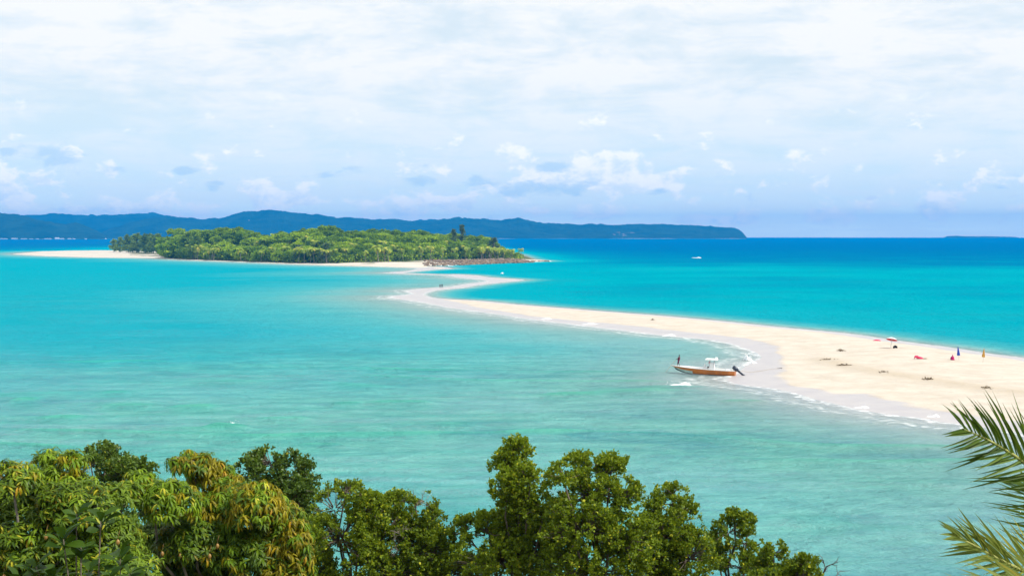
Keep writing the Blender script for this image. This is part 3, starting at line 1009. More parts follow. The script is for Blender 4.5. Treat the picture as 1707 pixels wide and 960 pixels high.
def round_leaf_tree(name, label, lobes, Y, seed, mat, trunk_px, leaf=0.066, dens=1.0, bare=0, group='small-leaved trees on the slope'):
    rng = np.random.default_rng(seed)
    LB = lobes_world(lobes, Y, 1.1, 0.55, seed)
    base = at(trunk_px, 960, Y)
    gz = float(slope_z(base[0], Y))
    root = empty(name, (base[0], Y, gz))
    off = np.array([base[0], Y, gz])
    # wood
    mb = MB()
    low = min(c_[2] for c_, r in LB)
    fork = np.array([base[0], Y, gz + (low - gz) * 0.72])
    limb(mb, (base[0], Y, gz - 0.3), fork, 0.16, 0.11, rng, 6, 0.0, 8)
    tr = MB(); tr.v, tr.f, tr.m = mb.v, mb.f, mb.m
    br = MB()
    P_all, A_all = [], []
    for c_, r in LB:
        limb(br, fork, c_, 0.04, 0.014, rng, 6, 0.10)
        area = (r[0] * r[2] + r[0] * r[1] + r[1] * r[2]) / 3 * 4 * math.pi
        nc_ = int(max(10, area / 0.0135 * dens))
        dirs = sphere_dirs(nc_, rng)
        dirs[:, 2] = np.where(dirs[:, 2] < -0.55, -dirs[:, 2], dirs[:, 2])
        rad_ = np.where(rng.random(nc_) < 0.72, rng.uniform(0.74, 1.2, nc_) + (rng.random(nc_) < .07) * rng.uniform(.1, .35, nc_), rng.uniform(0.25, 0.8, nc_))
        ctr = c_ + dirs * r * rad_[:, None]
        gap = fbm(ctr[:, 0] * 3.6 + seed, ctr[:, 2] * 3.6 + ctr[:, 1] * 2, 2, seed)
        ctr = ctr[gap > 0.40]
        for k_, q in enumerate(ctr):
            if k_ % 3 == 0:
                br.tube([c_ + (q - c_) * 0.15 + rng.normal(0, .02, 3), c_ + (q - c_) * 0.6 + rng.normal(0, .04, 3), q], [0.012, 0.008, 0.004], 4, cap=False)
            nl = rng.integers(11, 22)
            dd = sphere_dirs(nl, rng)
            up = np.array([0, 0, 0.45]) + (q - c_) / (np.linalg.norm(q - c_) + 1e-6) * 0.5
            dd = dd * 0.95 + up
            pos = q + sphere_dirs(nl, rng) * rng.uniform(0.0, 0.085, nl)[:, None]
            P_all.append(pos); A_all.append(dd)
    P = np.vstack(P_all); Ax = np.vstack(A_all)
    L = leaf * rng.uniform(0.75, 1.2, len(P))
    V, F = leaf_quads(P, Ax, L, L * 0.72, rng, 0.16)
    rv = np.clip(rng.beta(1.6, 1.6, len(P)), 0, 1)
    for _ in range(bare):
        c_, r = LB[rng.integers(len(LB))]
        q = c_ + sphere_dirs(1, rng)[0] * r * 1.1
        br.tube([c_, (c_ + q) / 2, q + (0, 0, .08)], [.01, .007, .003], 4, cap=False)
    tr.v = [tuple(np.array(v) - off) for v in tr.v]
    br.v = [tuple(np.array(v) - off) for v in br.v]
    tr.build('trunk', M['bark'], root, smooth=True)
    br.build('branches', M['bark'], root, smooth=True)
    me = mesh_np('crown', V - off, [F], [mat], True, {'rnd': np.repeat(rv, 6)})
    link('crown', me, root)
    tag(root, label, 'tree', group)
    return root


# leaf whorls of the mango trees
def whorl_mesh(nm, mat, nl, e0, e1, Lr, seed, wid=0.19):
    rng = np.random.default_rng(seed)
    Vs, Fs, rs = [], [], []
    S_ = [0, 0.28, 0.62, 1.0]
    Wp = [0.12, 0.9, 1.0, 0.0]
    for k in range(nl):
        a = 2 * math.pi * (k * 0.382) + rng.normal(0, .25)
        L = rng.uniform(*Lr)
        es = [math.radians(e0 + rng.normal(0, 14) + (e1 - e0) * s ** 0.7) for s in S_]
        pos = np.array([0, 0, rng.uniform(-.05, .03)])
        h = np.array([math.cos(a), math.sin(a), 0]); tng = np.array([-math.sin(a), math.cos(a), 0])
        o = len(Vs)
        wob = rng.normal(0, 0.25)
        for i, s in enumerate(S_):
            if i:
                e = (es[i] + es[i - 1]) / 2
                pos = pos + (h * math.cos(e) + np.array([0, 0, math.sin(e)]) + tng * wob * 0.25) * L * (S_[i] - S_[i - 1])
            nrm = -h * math.sin(es[i]) + np.array([0, 0, math.cos(es[i])])
            w = Wp[i] * L * wid * 0.5
            if i < 3:
                Vs += [pos + tng * w + nrm * w * .35, pos, pos - tng * w + nrm * w * .35]
            else:
                Vs += [pos]
        for i in range(2):
            b = o + i * 3
            Fs += [(b, b + 1, b + 4, b + 3), (b + 1, b + 2, b + 5, b + 4)]
        b = o + 6
        Fs += [(b, b + 1, b + 3), (b + 1, b + 2, b + 3)]
        rs += [rng.random()] * 10
    q = np.array([f for f in Fs if len(f) == 4]); t3 = np.array([f for f in Fs if len(f) == 3])
    V = np.array(Vs)
    rs = np.array(rs)
    me = mesh_np(nm, V, [q, t3], [mat], True, {'rnd': rs})
    return me, V, q, t3, rs


WH = {'green': [whorl_mesh('leaf_spray', M['mango_green'], 15, 38, -42, (.12, .185), 300 + i) for i in range(5)],
      'lime': [whorl_mesh('leaf_spray', M['mango_lime'], 15, 18, -84, (.12, .185), 320 + i) for i in range(4)],
      'flush': [whorl_mesh('leaf_spray', M['mango_flush'], 16, 12, -88, (.125, .20), 340 + i, .17) for i in range(4)]}
MATI = {'green': 0, 'lime': 1, 'flush': 2}


def mango_tree(label, lobes, Y, seed, trunk_px, tone, n_total, fruits):
    rng = np.random.default_rng(seed)
    LB = lobes_world(lobes, Y, 1.05, 0.7, seed)
    base = at(trunk_px, 960, Y)
    gz = float(slope_z(base[0], Y))
    off = np.array([base[0], Y, gz])
    root = empty('mango_tree', off)
    tr, br = MB(), MB()
    low = min(c_[2] for c_, r in LB)
    fork = np.array([0, 0, (low - gz) * 0.7])
    limb(tr, (0, 0, -0.3), fork, 0.24, 0.17, rng, 6, 0.0, 9)
    areas = np.array([r[0] * r[2] + r[0] * r[1] + r[1] * r[2] for c_, r in LB])
    cnt = np.maximum(8, (areas / areas.sum() * n_total)).astype(int)
    items = []
    for (c_, r), k in zip(LB, cnt):
        limb(br, fork, c_ - off, 0.038, 0.016, rng, 6, 0.08)
        dirs = sphere_dirs(k, rng)
        flip = rng.random(k) < 0.6
        dirs[:, 1] = np.where(flip, -np.abs(dirs[:, 1]), dirs[:, 1])
        dirs[:, 2] = np.where(dirs[:, 2] < -0.3, np.abs(dirs[:, 2]), dirs[:, 2])
        rad_ = np.where(rng.random(k) < 0.75, rng.uniform(0.85, 1.1, k), rng.uniform(0.45, 0.85, k))
        pos = c_ + dirs * r * rad_[:, None]
        for q, dd in zip(pos, dirs):
            px = CX + FPX * q[0] / q[1]
            py = HORIZON + FPX * (H - q[2]) / q[1]
            items.append((q - off, dd, tone(px, py, rng)))
            if rng.random() < 0.4:
                br.tube([c_ - off + (q - c_) * .3, c_ - off + (q - c_) * .7 + rng.normal(0, .03, 3), q - off], [.014, .010, .006], 4, cap=False)
    # the sprays that show largest hang as parts of their own
    order = sorted(range(len(items)), key=lambda i: items[i][0][1] - 0.6 * items[i][0][2] + (0 if items[i][1][1] < 0.15 else 2.0))
    bulk = {0: [], 1: []}
    VV, QQ, TT, RR, MQ, MT = [], [], [], [], [], []
    vo = 0
    for rank, i in enumerate(order):
        q, dd, kd = items[i]
        tmpl = WH[kd][rng.integers(len(WH[kd]))]
        tilt = Vector((0, 0, 1)).rotation_difference((Vector((0, 0, 1)) * (1.0 if kd == 'green' else 1.9) + Vector(dd)).normalized())
        rot = tilt.to_matrix() @ Matrix.Rotation(rng.uniform(0, 6.28), 3, 'Z')
        sc = rng.uniform(0.85, 1.2)
        if rank < 290:
            o = bpy.data.objects.new('leaf_spray', tmpl[0])
            COL.objects.link(o)
            o.parent = root
            o.location = q
            o.rotation_euler = rot.to_euler()
            o.scale = (sc, sc, sc)
        else:
            Rm = np.array(rot) * sc
            VV.append(tmpl[1] @ Rm.T + q)
            QQ.append(tmpl[2] + vo); TT.append(tmpl[3] + vo)
            RR.append(np.clip(tmpl[4] * 0.8 + rng.uniform(0, 0.2), 0, 1))
            MQ += [MATI[kd]] * len(tmpl[2]); MT += [MATI[kd]] * len(tmpl[3])
            vo += len(tmpl[1])
    me = mesh_np('crown', np.vstack(VV), [np.vstack(QQ), np.vstack(TT)], [M['mango_green'], M['mango_lime'], M['mango_flush']], True,
                 {'rnd': np.concatenate(RR)}, MQ + MT)
    tag(link('crown', me, root), kind='stuff')
    tr.build('trunk', M['bark'], root, smooth=True)
    br.build('branches', M['pale_bark'], root, smooth=True)
    for (px, py) in fruits:
        q = at(px, py, Y - 0.8) - off
        fb = MB()
        n_u, n_v = 8, 6
        for_v = []
        ring = [(0.0, 0.002), (0.014, 0.018), (0.04, 0.030), (0.068, 0.027), (0.09, 0.015), (0.098, 0.002)]
        fb.tube([(0.006 * math.sin(i), 0, -a) for i, (a, b) in enumerate(ring)], [b for a, b in ring], 8)
        fb.tube([(0, 0, 0), (0.01, 0.02, 0.06), (0.02, 0.06, 0.12)], [.003, .003, .003], 4)
        fb.build('fruit', M['fruit'], root, q, True)
    tag(root, label, 'tree')
    return root


# ------------------------------------------------------------------ trees in front
def tone_left(px, py, rng):
    a = rng.random()
    if py < 800:
        return 'lime' if a < 0.45 else ('flush' if a < 0.62 else 'green')
    return 'green' if a < 0.80 else ('lime' if a < 0.93 else 'flush')


def tone_gold(px, py, rng):
    a = rng.random()
    if py > 870 and px < 440:
        return 'green' if a < 0.72 else ('lime' if a < 0.88 else 'flush')
    if px < 312:
        return 'lime' if a < 0.72 else ('green' if a < 0.90 else 'flush')
    if px < 440 and py > 815:
        return 'lime' if a < 0.45 else ('flush' if a < 0.85 else 'green')
    return 'flush' if a < 0.60 else ('lime' if a < 0.86 else 'green')


mango_tree('green mango tree filling the bottom left corner, leaves in stiff whorls',
           [(85, 768, 28, 18), (124, 772, 24, 20), (20, 800, 50, 30), (95, 810, 60, 36), (30, 850, 70, 45), (130, 850, 66, 46), (60, 905, 100, 56), (165, 905, 70, 56), (185, 955, 80, 44), (40, 960, 100, 46), (185, 835, 36, 26), (-70, 850, 70, 60)],
           22.0, 41, 40, tone_left, 1900, [(76, 889), (196, 898), (6, 956)])
mango_tree('mango tree draped in drooping golden brown and lime young leaves',
           [(322, 778, 42, 26), (235, 822, 40, 36), (285, 842, 52, 42), (358, 805, 44, 36), (385, 850, 58, 46), (430, 850, 46, 46), (468, 880, 40, 50), (496, 915, 26, 50), (330, 905, 66, 56), (420, 925, 76, 52),
            (265, 915, 56, 50), (340, 960, 86, 40), (475, 960, 50, 40)],
           24.0, 43, 350, tone_gold, 2300, [(270, 918), (300, 921), (349, 922), (362, 905)])
RT = [('dark rounded tree top poking up between the two mango trees', [(176, 762, 30, 22), (206, 786, 36, 20), (152, 778, 22, 18), (236, 782, 22, 12), (185, 812, 46, 30), (180, 850, 50, 30)], 33.0, 51, 'leaf_round_dark', 190, 0),
      ('dark tree with a domed crown behind the golden mango tree', [(452, 774, 42, 24), (492, 792, 34, 32), (425, 792, 32, 30), (502, 824, 26, 24), (468, 828, 48, 32), (480, 868, 50, 36), (500, 910, 40, 40)], 32.0, 52, 'leaf_round_dark', 480, 2),
      ('bushy green tree right beside the golden mango tree', [(576, 822, 32, 18), (558, 850, 34, 32), (602, 858, 46, 34), (640, 890, 44, 38), (568, 900, 56, 46), (620, 930, 70, 46), (550, 960, 50, 40), (660, 960, 60, 36)], 30.0, 53, 'leaf_round', 590, 4),
      ('tree with bare grey twigs and a leaning top beside the bushy one', [(662, 838, 26, 17), (692, 836, 24, 13), (720, 868, 16, 26), (685, 880, 40, 32), (705, 920, 54, 44), (750, 955, 54, 34), (700, 970, 60, 36)], 31.0, 54, 'leaf_round', 705, 26),
      ('tall slender tree rising highest of the small-leaved trees', [(864, 748, 24, 18), (850, 776, 30, 26), (884, 802, 30, 30), (846, 816, 28, 28), (868, 846, 40, 26), (776, 888, 32, 24), (815, 890, 48, 34), (868, 885, 50, 44), (905, 858, 30, 30), (830, 940, 86, 46), (915, 925, 50, 56)], 30.0, 55, 'leaf_round', 860, 3),
      ('broad tree with three rounded heads right of the tall slender tree', [(972, 772, 34, 17), (938, 796, 26, 22), (1018, 786, 40, 26), (985, 826, 50, 42), (1036, 836, 34, 36), (970, 890, 62, 56), (1035, 910, 56, 60), (985, 955, 76, 40)], 29.0, 56, 'leaf_round', 1000, 5),
      ('middle-sized tree with a pointed head right of the broad tree', [(1120, 826, 26, 17), (1103, 846, 26, 22), (1140, 862, 27, 26), (1112, 892, 48, 38), (1080, 930, 54, 48), (1148, 930, 40, 44), (1110, 970, 60, 36)], 30.5, 57, 'leaf_round', 1115, 2),
      ('open little tree with see-through crown above the low bushes', [(1224, 863, 20, 11), (1248, 870, 16, 12), (1214, 888, 30, 20), (1240, 904, 24, 20), (1195, 930, 44, 34), (1235, 945, 34, 28)], 31.0, 58, 'leaf_round', 1220, 4),
      ('lowest bush at the right end of the row, beside the dead branch', [(1290, 922, 22, 15), (1276, 946, 32, 24), (1342, 942, 22, 16), (1325, 965, 40, 24), (1285, 980, 46, 26)], 28.0, 59, 'leaf_round', 1300, 3)]
for (lab, lobes, Y, seed, mt, tpx, bare) in RT:
    t_ = round_leaf_tree('broadleaf_tree', lab, lobes, Y, seed, M[mt], tpx, bare=bare)
    if seed == 54:
        LEANING = t_


def twigs(mb, p, dirv, L, r, depth_, rng, spread=0.55, drop=0.0):
    pts, rr_ = [np.array(p, float)], [r]
    dv = np.array(dirv, float)
    for i in range(4):
        dv = dv + rng.normal(0, 0.22, 3) + np.array([0, 0, -drop])
        dv /= np.linalg.norm(dv)
        pts.append(pts[-1] + dv * L / 4)
        rr_.append(r * (1 - 0.17 * (i + 1)))
    mb.tube(pts, rr_, 5, cap=False)
    if depth_ > 0:
        for i in (2, 3, 4):
            for _ in range(2 if i < 4 else 1):
                nd = dv + rng.normal(0, spread, 3)
                twigs(mb, pts[i], nd / np.linalg.norm(nd), L * rng.uniform(.45, .7), r * 0.55, depth_ - 1, rng, spread, drop)


# dead branch standing in front of the water
q = at(1368, 975, 28.5)
gz = float(slope_z(q[0], q[1]))
mb = MB()
rng = np.random.default_rng(5)
limb(mb, (0, 0, -0.2), (0, 0, q[2] - gz), 0.05, 0.028, rng, 6, 0)
twigs(mb, (0, 0, q[2] - gz), (0.15, 0, 1), 0.42, 0.024, 2, rng, .7, .05)
twigs(mb, (0, 0, q[2] - gz), (0.65, -.1, .8), 0.5, 0.02, 2, rng, .7, .12)
o = mb.build('dead_branch', M['dead_wood'], None, (q[0], q[1], gz), True)
tag(o, 'bare dark dead branch sticking up against the water', 'branch')
# dry twigs on the leaning tree
for (px, py, Y, dv, L) in [(690, 845, 30.6, (0.75, -.1, 0.42), 0.40), (672, 895, 30.2, (-.35, -.5, .7), 0.36), (660, 912, 30.2, (.35, -.5, .6), 0.32)]:
    q = at(px, py, Y) - np.array(LEANING.location)
    mb = MB()
    rng = np.random.default_rng(int(px))
    twigs(mb, q, dv, L, 0.010, 2, rng, .5, .08)
    twigs(mb, q, (dv[0] * .3, -.2, 1), L * .7, 0.008, 2, rng, .5, .04)
    mb.build('dead_twig', M['pale_bark'], LEANING, None, True)['label'] = 'bare dry twigs'

# large-leaved shrub in the bottom left corner
rng = np.random.default_rng(77)
q0 = at(165, 985, 15.0)
gz = float(slope_z(q0[0], q0[1]))
root = empty('large_leaved_shrub', (q0[0], q0[1], gz))
off = np.array([q0[0], q0[1], gz])


def big_leaf(seed):
    r_ = np.random.default_rng(seed)
    n = 7
    Vv, Ff = [], []
    prof = [0.05, 0.30, 0.58, 0.82, 0.98, 0.86, 0.12]
    for i in range(n):
        s = i / (n - 1)
        L = s
        z = -0.22 * s * s
        w = prof[i] * 0.27
        Vv += [(L, w, z + w * .35), (L, 0, z), (L, -w, z + w * .35)]
    for i in range(n - 1):
        b = i * 3
        Ff += [(b, b + 3, b + 4, b + 1), (b + 1, b + 4, b + 5, b + 2)]
    return mesh_np('leaf', np.array(Vv), [np.array(Ff)], [M['leaf_big']], True, {'rnd': np.full(n * 3, r_.random())})


BL = [big_leaf(i) for i in range(4)]
st = MB()
stems = [(128, 842), (168, 850), (105, 880), (135, 898), (60, 930), (90, 945), (200, 912), (216, 942), (180, 950), (148, 935), (30, 955), (112, 965)]
for (px, py) in stems:
    tip = at(px, py + 14, 15 + rng.uniform(-.4, .4)) - off
    limb(st, (rng.normal(0, .08), rng.normal(0, .08), -0.2), tip, 0.014, 0.006, rng, 6, 0.04)
    for k in range(9):
        a = k * 2.4 + rng.uniform(-.3, .3)
        e = rng.uniform(0.15, 1.15)
        o = bpy.data.objects.new('leaf', BL[k % 4])
        COL.objects.link(o)
        o.parent = root
        o.location = tip - np.array([0, 0, 0.018 * k])
        o.rotation_euler = (rng.normal(0, .3), -e, a)
        s = rng.uniform(.17, .25)
        o.scale = (s, s, s)
st.build('stem', M['bark'], root, smooth=True)
tag(root, 'dark glossy large-leaved shrub in front of the green mango tree', 'shrub')

# ------------------------------------------------------------------ coconut palm at the right edge
def leaflet_mesh(seed, bend, mat):
    r_ = np.random.default_rng(seed)
    n = 6
    Vv, Ff = [], []
    for i in range(n):
        s = i / (n - 1)
        w = 0.022 * (0.45 + 1.2 * math.sin(math.pi * min(1, s * 0.85 + 0.15)) ** 0.8) * (1 - s ** 3)
        z = -bend * s * s
        Vv += [(s, w, z + w * .7), (s, 0, z), (s, -w, z + w * .7)]
    for i in range(n - 1):
        b = i * 3
        Ff += [(b, b + 3, b + 4, b + 1), (b + 1, b + 4, b + 5, b + 2)]
    return mesh_np('leaflet', np.array(Vv), [np.array(Ff)], [mat], True, {'rnd': np.full(n * 3, r_.random())})


LF = {k: [leaflet_mesh(400 + i, b, M[k]) for i, b in enumerate((.02, .06, .12, .18, .04, .09))] for k in ('palm_leaf', 'palm_leaf_pale')}
CALM_LF = sorted(range(6), key=lambda i: np.random.default_rng(400 + i).random())[:4]
crown_c = at(1890, 1015, 12.0)
gz = float(slope_z(crown_c[0], crown_c[1]))
palm = empty('coconut_palm', (crown_c[0], crown_c[1], gz))
tag(palm, 'coconut palm whose fronds reach in from the right edge', 'palm')
off = np.array([crown_c[0], crown_c[1], gz])
mb = MB()
hh = crown_c[2] - gz
mb.tube([(0.3, 0.1, -.3), (0.2, 0.05, hh * .4), (0, 0, hh)], [0.17, 0.13, 0.12], 10)
for k in range(12):
    z_ = 0.1 + (hh - .2) * k / 12
    xx = np.interp(z_, [-.3, hh * .4, hh], [.3, .2, 0])
    mb.tube([(xx, 0.03, z_), (xx, 0.03, z_ + .03)], [.155, .15], 10)
mb.build('trunk', M['bark'], palm, smooth=True)


def spline(pts, n):
    pts = [np.array(p_, float) for p_ in pts]
    P_ = [2 * pts[0] - pts[1]] + pts + [2 * pts[-1] - pts[-2]]
    out = []
    for i in range(n):
        u = i / (n - 1) * (len(pts) - 1)
        k = min(int(u), len(pts) - 2)
        t_ = u - k
        a, b, c_, d_ = P_[k:k + 4]
        out.append(0.5 * ((2 * b) + (-a + c_) * t_ + (2 * a - 5 * b + 4 * c_ - d_) * t_ ** 2 + (-a + 3 * b - 3 * c_ + d_) * t_ ** 3))
    return np.array(out)


def frond(ctrl, n_leaf, Lmax, seed, key, upv, ang0=62, ang1=28, skip=(), droop=0.12, label=None):
    rng = np.random.default_rng(seed)
    P_ = spline([at(*c_) - off for c_ in ctrl], 40)
    P_ = np.vstack([[0, 0, hh], P_]) if np.linalg.norm(P_[0] - np.array([0, 0, hh])) > 0.02 else P_
    mb = MB()
    n = len(P_)
    mb.tube(P_, [0.028 * (1 - i / (n - 1)) ** 0.8 + 0.003 for i in range(n)], 6)
    fr_ = mb.build('frond', M['palm_rachis'], palm, smooth=True)
    if label: fr_['label'] = label
    seg = np.linalg.norm(np.diff(P_, axis=0), axis=1)
    cum_ = np.concatenate([[0], np.cumsum(seg)])
    tot = cum_[-1]
    upv = np.array(upv, float)
    for k in range(n_leaf):
        s = 0.16 + 0.84 * (k + .5) / n_leaf
        if any(a <= s <= b for a, b in skip):
            continue
        dist_ = s * tot
        pos = np.array([np.interp(dist_, cum_, P_[:, j]) for j in range(3)])
        p2 = np.array([np.interp(min(dist_ + .06, tot), cum_, P_[:, j]) for j in range(3)])
        p1 = np.array([np.interp(max(dist_ - .06, 0), cum_, P_[:, j]) for j in range(3)])
        tg = (p2 - p1) / (np.linalg.norm(p2 - p1) + 1e-9)
        sd_ = np.cross(tg, upv); sd_ /= np.linalg.norm(sd_)
        up_ = np.cross(sd_, tg)
        ang = math.radians(ang0 + (ang1 - ang0) * s ** 1.5)
        L = Lmax * (math.sin(math.pi * (0.14 + 0.80 * s)) ** 0.7)
        for sg in (-1, 1):
            a2 = ang + rng.normal(0, .10)
            dv = tg * math.cos(a2) + sd_ * sg * math.sin(a2) + up_ * rng.normal(0.05, .07)
            dv /= np.linalg.norm(dv)
            ns = np.cross(up_, dv); ns /= np.linalg.norm(ns)
            nu_ = np.cross(dv, ns)
            Rm = Matrix(((dv[0], ns[0], nu_[0]), (dv[1], ns[1], nu_[1]), (dv[2], ns[2], nu_[2])))
            pick_ = LF[key][rng.integers(6)]
            if s > 0.8 or s < 0.35:
                pick_ = LF[key][CALM_LF[rng.integers(4)]]
            o = bpy.data.objects.new('leaflet', pick_)
            COL.objects.link(o)
            o.parent = fr_
            o.location = pos
            o.rotation_euler = Rm.to_euler()
            l_ = L * rng.uniform(.86, 1.08)
            o.scale = (l_, rng.uniform(.30, .44), l_ * rng.uniform(.4, 2.2))
    return fr_


frond([(1890, 1015, 12.0), (1840, 925, 11.9), (1778, 830, 11.7), (1712, 774, 11.5), (1652, 736, 11.2), (1604, 714, 11.0)], 46, 0.76, 1, 'palm_leaf', (0.05, -0.95, 0.30), 50, 22, ((.50, .545), (.66, .68)), label='upper arching green frond')
frond([(1890, 1015, 12.0), (1830, 1000, 11.8), (1760, 972, 11.5), (1690, 944, 11.2), (1626, 910, 10.9), (1588, 890, 10.7)], 44, 0.66, 2, 'palm_leaf_pale', (0.05, -0.85, 0.5), 42, 14, label='lower pale frond with a yellowing stripe')
frond([(1890, 1015, 12.0), (1820, 1010, 11.3), (1750, 985, 10.9), (1690, 972, 10.6), (1630, 985, 10.3), (1590, 1020, 10.1)], 34, 0.5, 3, 'palm_leaf_pale', (0.1, -0.7, 0.7), 66, 30, label='drooping frond at the bottom edge')
frond([(1890, 1015, 12.0), (1900, 900, 12.1), (1960, 780, 12.3), (2080, 720, 12.5), (2200, 720, 12.6)], 24, 0.74, 4, 'palm_leaf', (0.1, -0.7, 0.7))
frond([(1890, 1015, 12.0), (1832, 952, 12.4), (1782, 890, 12.8), (1742, 842, 13.1), (1706, 806, 13.4)], 30, 0.74, 5, 'palm_leaf', (0.05, -0.9, 0.4), 52, 24, ((.42, .46), (.7, .74)), label='green frond behind, only its leaflet tips in view')
frond([(1890, 1015, 12.0), (1990, 950, 12.1), (2100, 930, 12.3), (2200, 980, 12.5)], 20, 0.7, 6, 'palm_leaf', (0.1, -0.7, 0.7))


# ------------------------------------------------------------------ trees of the island, a kilometre off
def far_crown(seed, R_, Hh, n, leaf, mat, nm='crown', flat=0.75, lob=17):
    rng = np.random.default_rng(seed)
    C_, Rr_ = [], []
    for k in range(lob):
        a = rng.uniform(0, 6.28)
        rr_ = R_ * math.sqrt(rng.random()) * 0.78
        zz = Hh * (0.62 + 0.24 * rng.random() - 0.22 * (rr_ / R_) ** 2) if k > 6 else Hh * rng.uniform(.2, .55)
        C_.append((rr_ * math.cos(a), rr_ * math.sin(a), zz))
        Rr_.append(R_ * rng.uniform(0.26, 0.44))
    C_, Rr_ = np.array(C_), np.array(Rr_)
    li = rng.integers(0, lob, n)
    dirs = sphere_dirs(n, rng)
    dirs[:, 2] = np.where(dirs[:, 2] < -0.45, -dirs[:, 2], dirs[:, 2])
    pos = C_[li] + dirs * Rr_[li][:, None] * np.array([1, 1, flat]) * rng.uniform(0.82, 1.12, n)[:, None]
    ax = dirs * 0.6 + rng.normal(0, .7, (n, 3))
    L = leaf * rng.uniform(.6, 1.3, n)
    V, F = leaf_quads(pos, ax, L, L * .85, rng, 0.1)
    lr = rng.random(lob)
    rv = np.clip(0.55 * lr[li] + 0.45 * rng.random(n), 0, 1)
    return mesh_np(nm, V, [F], [mat], True, {'rnd': np.repeat(rv, 6)})


def far_trunk(Hh, r, seed, limbs=4, R_=4):
    rng = np.random.default_rng(seed)
    mb = MB()
    limb(mb, (0, 0, -1.5), (rng.normal(0, .3), rng.normal(0, .3), Hh * .5), r, r * .6, rng, 5, 0)
    for k in range(limbs):
        a = 6.28 * k / limbs + rng.uniform(-.4, .4)
        limb(mb, (0, 0, Hh * .42), (math.cos(a) * R_ * .6, math.sin(a) * R_ * .6, Hh * .68), r * .5, r * .15, rng, 4, .05, 5)
    o = mb.build('trunk', M['bark'], None, smooth=True)
    me = o.data
    bpy.data.objects.remove(o)
    return me


def needle_crown(seed, R_, Hh, n, mat, base=0.08):
    """casuarina: feathery upward sprays round a tall leader"""
    rng = np.random.default_rng(seed)
    nb_ = 46
    bz_ = np.sort(rng.uniform(base, .93, nb_)) * Hh
    ba = rng.uniform(0, 6.28, nb_)
    bl = R_ * (1 - (bz_ / Hh) ** 1.6) * rng.uniform(.55, 1.1, nb_) + .5
    k = rng.integers(0, nb_, n)
    u = rng.random(n) ** .7
    pos = np.stack([np.cos(ba[k]) * bl[k] * u, np.sin(ba[k]) * bl[k] * u, bz_[k] + bl[k] * u * .55], -1) + rng.normal(0, .42, (n, 3))
    ax = np.stack([np.cos(ba[k]) * .6, np.sin(ba[k]) * .6, np.full(n, .8)], -1) + rng.normal(0, .5, (n, 3))
    L = rng.uniform(.6, 1.3, n)
    V, F = leaf_quads(pos, ax, L, L * .42, rng, .1)
    rv = np.clip(.5 * rng.random(nb_)[k] + .5 * rng.random(n), 0, 1)
    return mesh_np('crown', V, [F], [mat], True, {'rnd': np.repeat(rv, 6)})


def palm_crown(seed, nf=17, L=4.2):
    rng = np.random.default_rng(seed)
    Vv, Ff, rs = [], [], []
    for k in range(nf):
        a = k * 2.4 + rng.normal(0, .2)
        e = rng.uniform(-.35, 1.25)
        l = L * rng.uniform(.8, 1.1)
        h = np.array([math.cos(a), math.sin(a), 0]); tg = np.array([-math.sin(a), math.cos(a), 0])
        pos = np.zeros(3)
        r_ = np.clip(.25 + .5 * rng.random() + .25 * (e > .4), 0, 1) if e > -.1 else rng.uniform(.6, 1)
        n = 8
        pts = []
        for i in range(n):
            s = i / (n - 1)
            ee = e - 1.75 * s ** 1.3
            if i:
                pos = pos + (h * math.cos(ee) + np.array([0, 0, math.sin(ee)])) * l / (n - 1)
            pts.append((pos.copy(), ee, s))
        for i in range(n - 1):
            p0, e0_, s0 = pts[i]; p1, e1_, s1 = pts[i + 1]
            for sg in (-1, 1):
                for j in range(2):
                    t0, t1 = (j + .08) / 2, (j + .80) / 2
                    w = .95 * math.sin(math.pi * (.12 + .82 * (s0 + s1) / 2)) ** .7
                    q0, q1 = p0 + (p1 - p0) * t0, p0 + (p1 - p0) * t1
                    ou = tg * sg * w + h * w * .45 + np.array([0, 0, -.45 * w])
                    o = len(Vv)
                    Vv += [q0, q1, q1 + ou, q0 + ou * .92]
                    Ff.append((o, o + 1, o + 2, o + 3))
                    rs += [r_] * 4
    return mesh_np('crown', np.array(Vv), [np.array(Ff)], [M['far_palm']], False, {'rnd': np.array(rs)})


def palm_trunk(Hh, seed):
    rng = np.random.default_rng(seed)
    mb = MB()
    lean = rng.normal(0, 1.0, 2)
    mb.tube([(-lean[0], -lean[1], -1.2), (-lean[0] * .6, -lean[1] * .6, Hh * .35), (-lean[0] * .2, -lean[1] * .2, Hh * .75), (0, 0, Hh)], [.24, .18, .15, .14], 6)
    o = mb.build('trunk', M['pale_bark'], None, smooth=True)
    me = o.data
    bpy.data.objects.remove(o)
    return me


BROAD = [(far_crown(500 + i, 6.0, 13, 1500, 1.15, M['far_leaf'] if i % 3 else M['far_leaf_lime']), far_trunk(13, .32, 500 + i, 4, 5)) for i in range(6)]
CASU = [(needle_crown(520 + i, 4.2, 16, 2600, M['far_needle'], .02), far_trunk(24, .26, 520 + i, 3, 1.4)) for i in range(3)]
CASG = [(needle_crown(530 + i, 3.8, 16, 1700, M['far_needle_grey']), far_trunk(24, .26, 530 + i, 3, 1.4)) for i in range(2)]
PALM = []
for i in range(4):
    pc = palm_crown(540 + i)
    PALM.append((pc, palm_trunk(9.0, 540 + i)))
RI = random.Random(19)


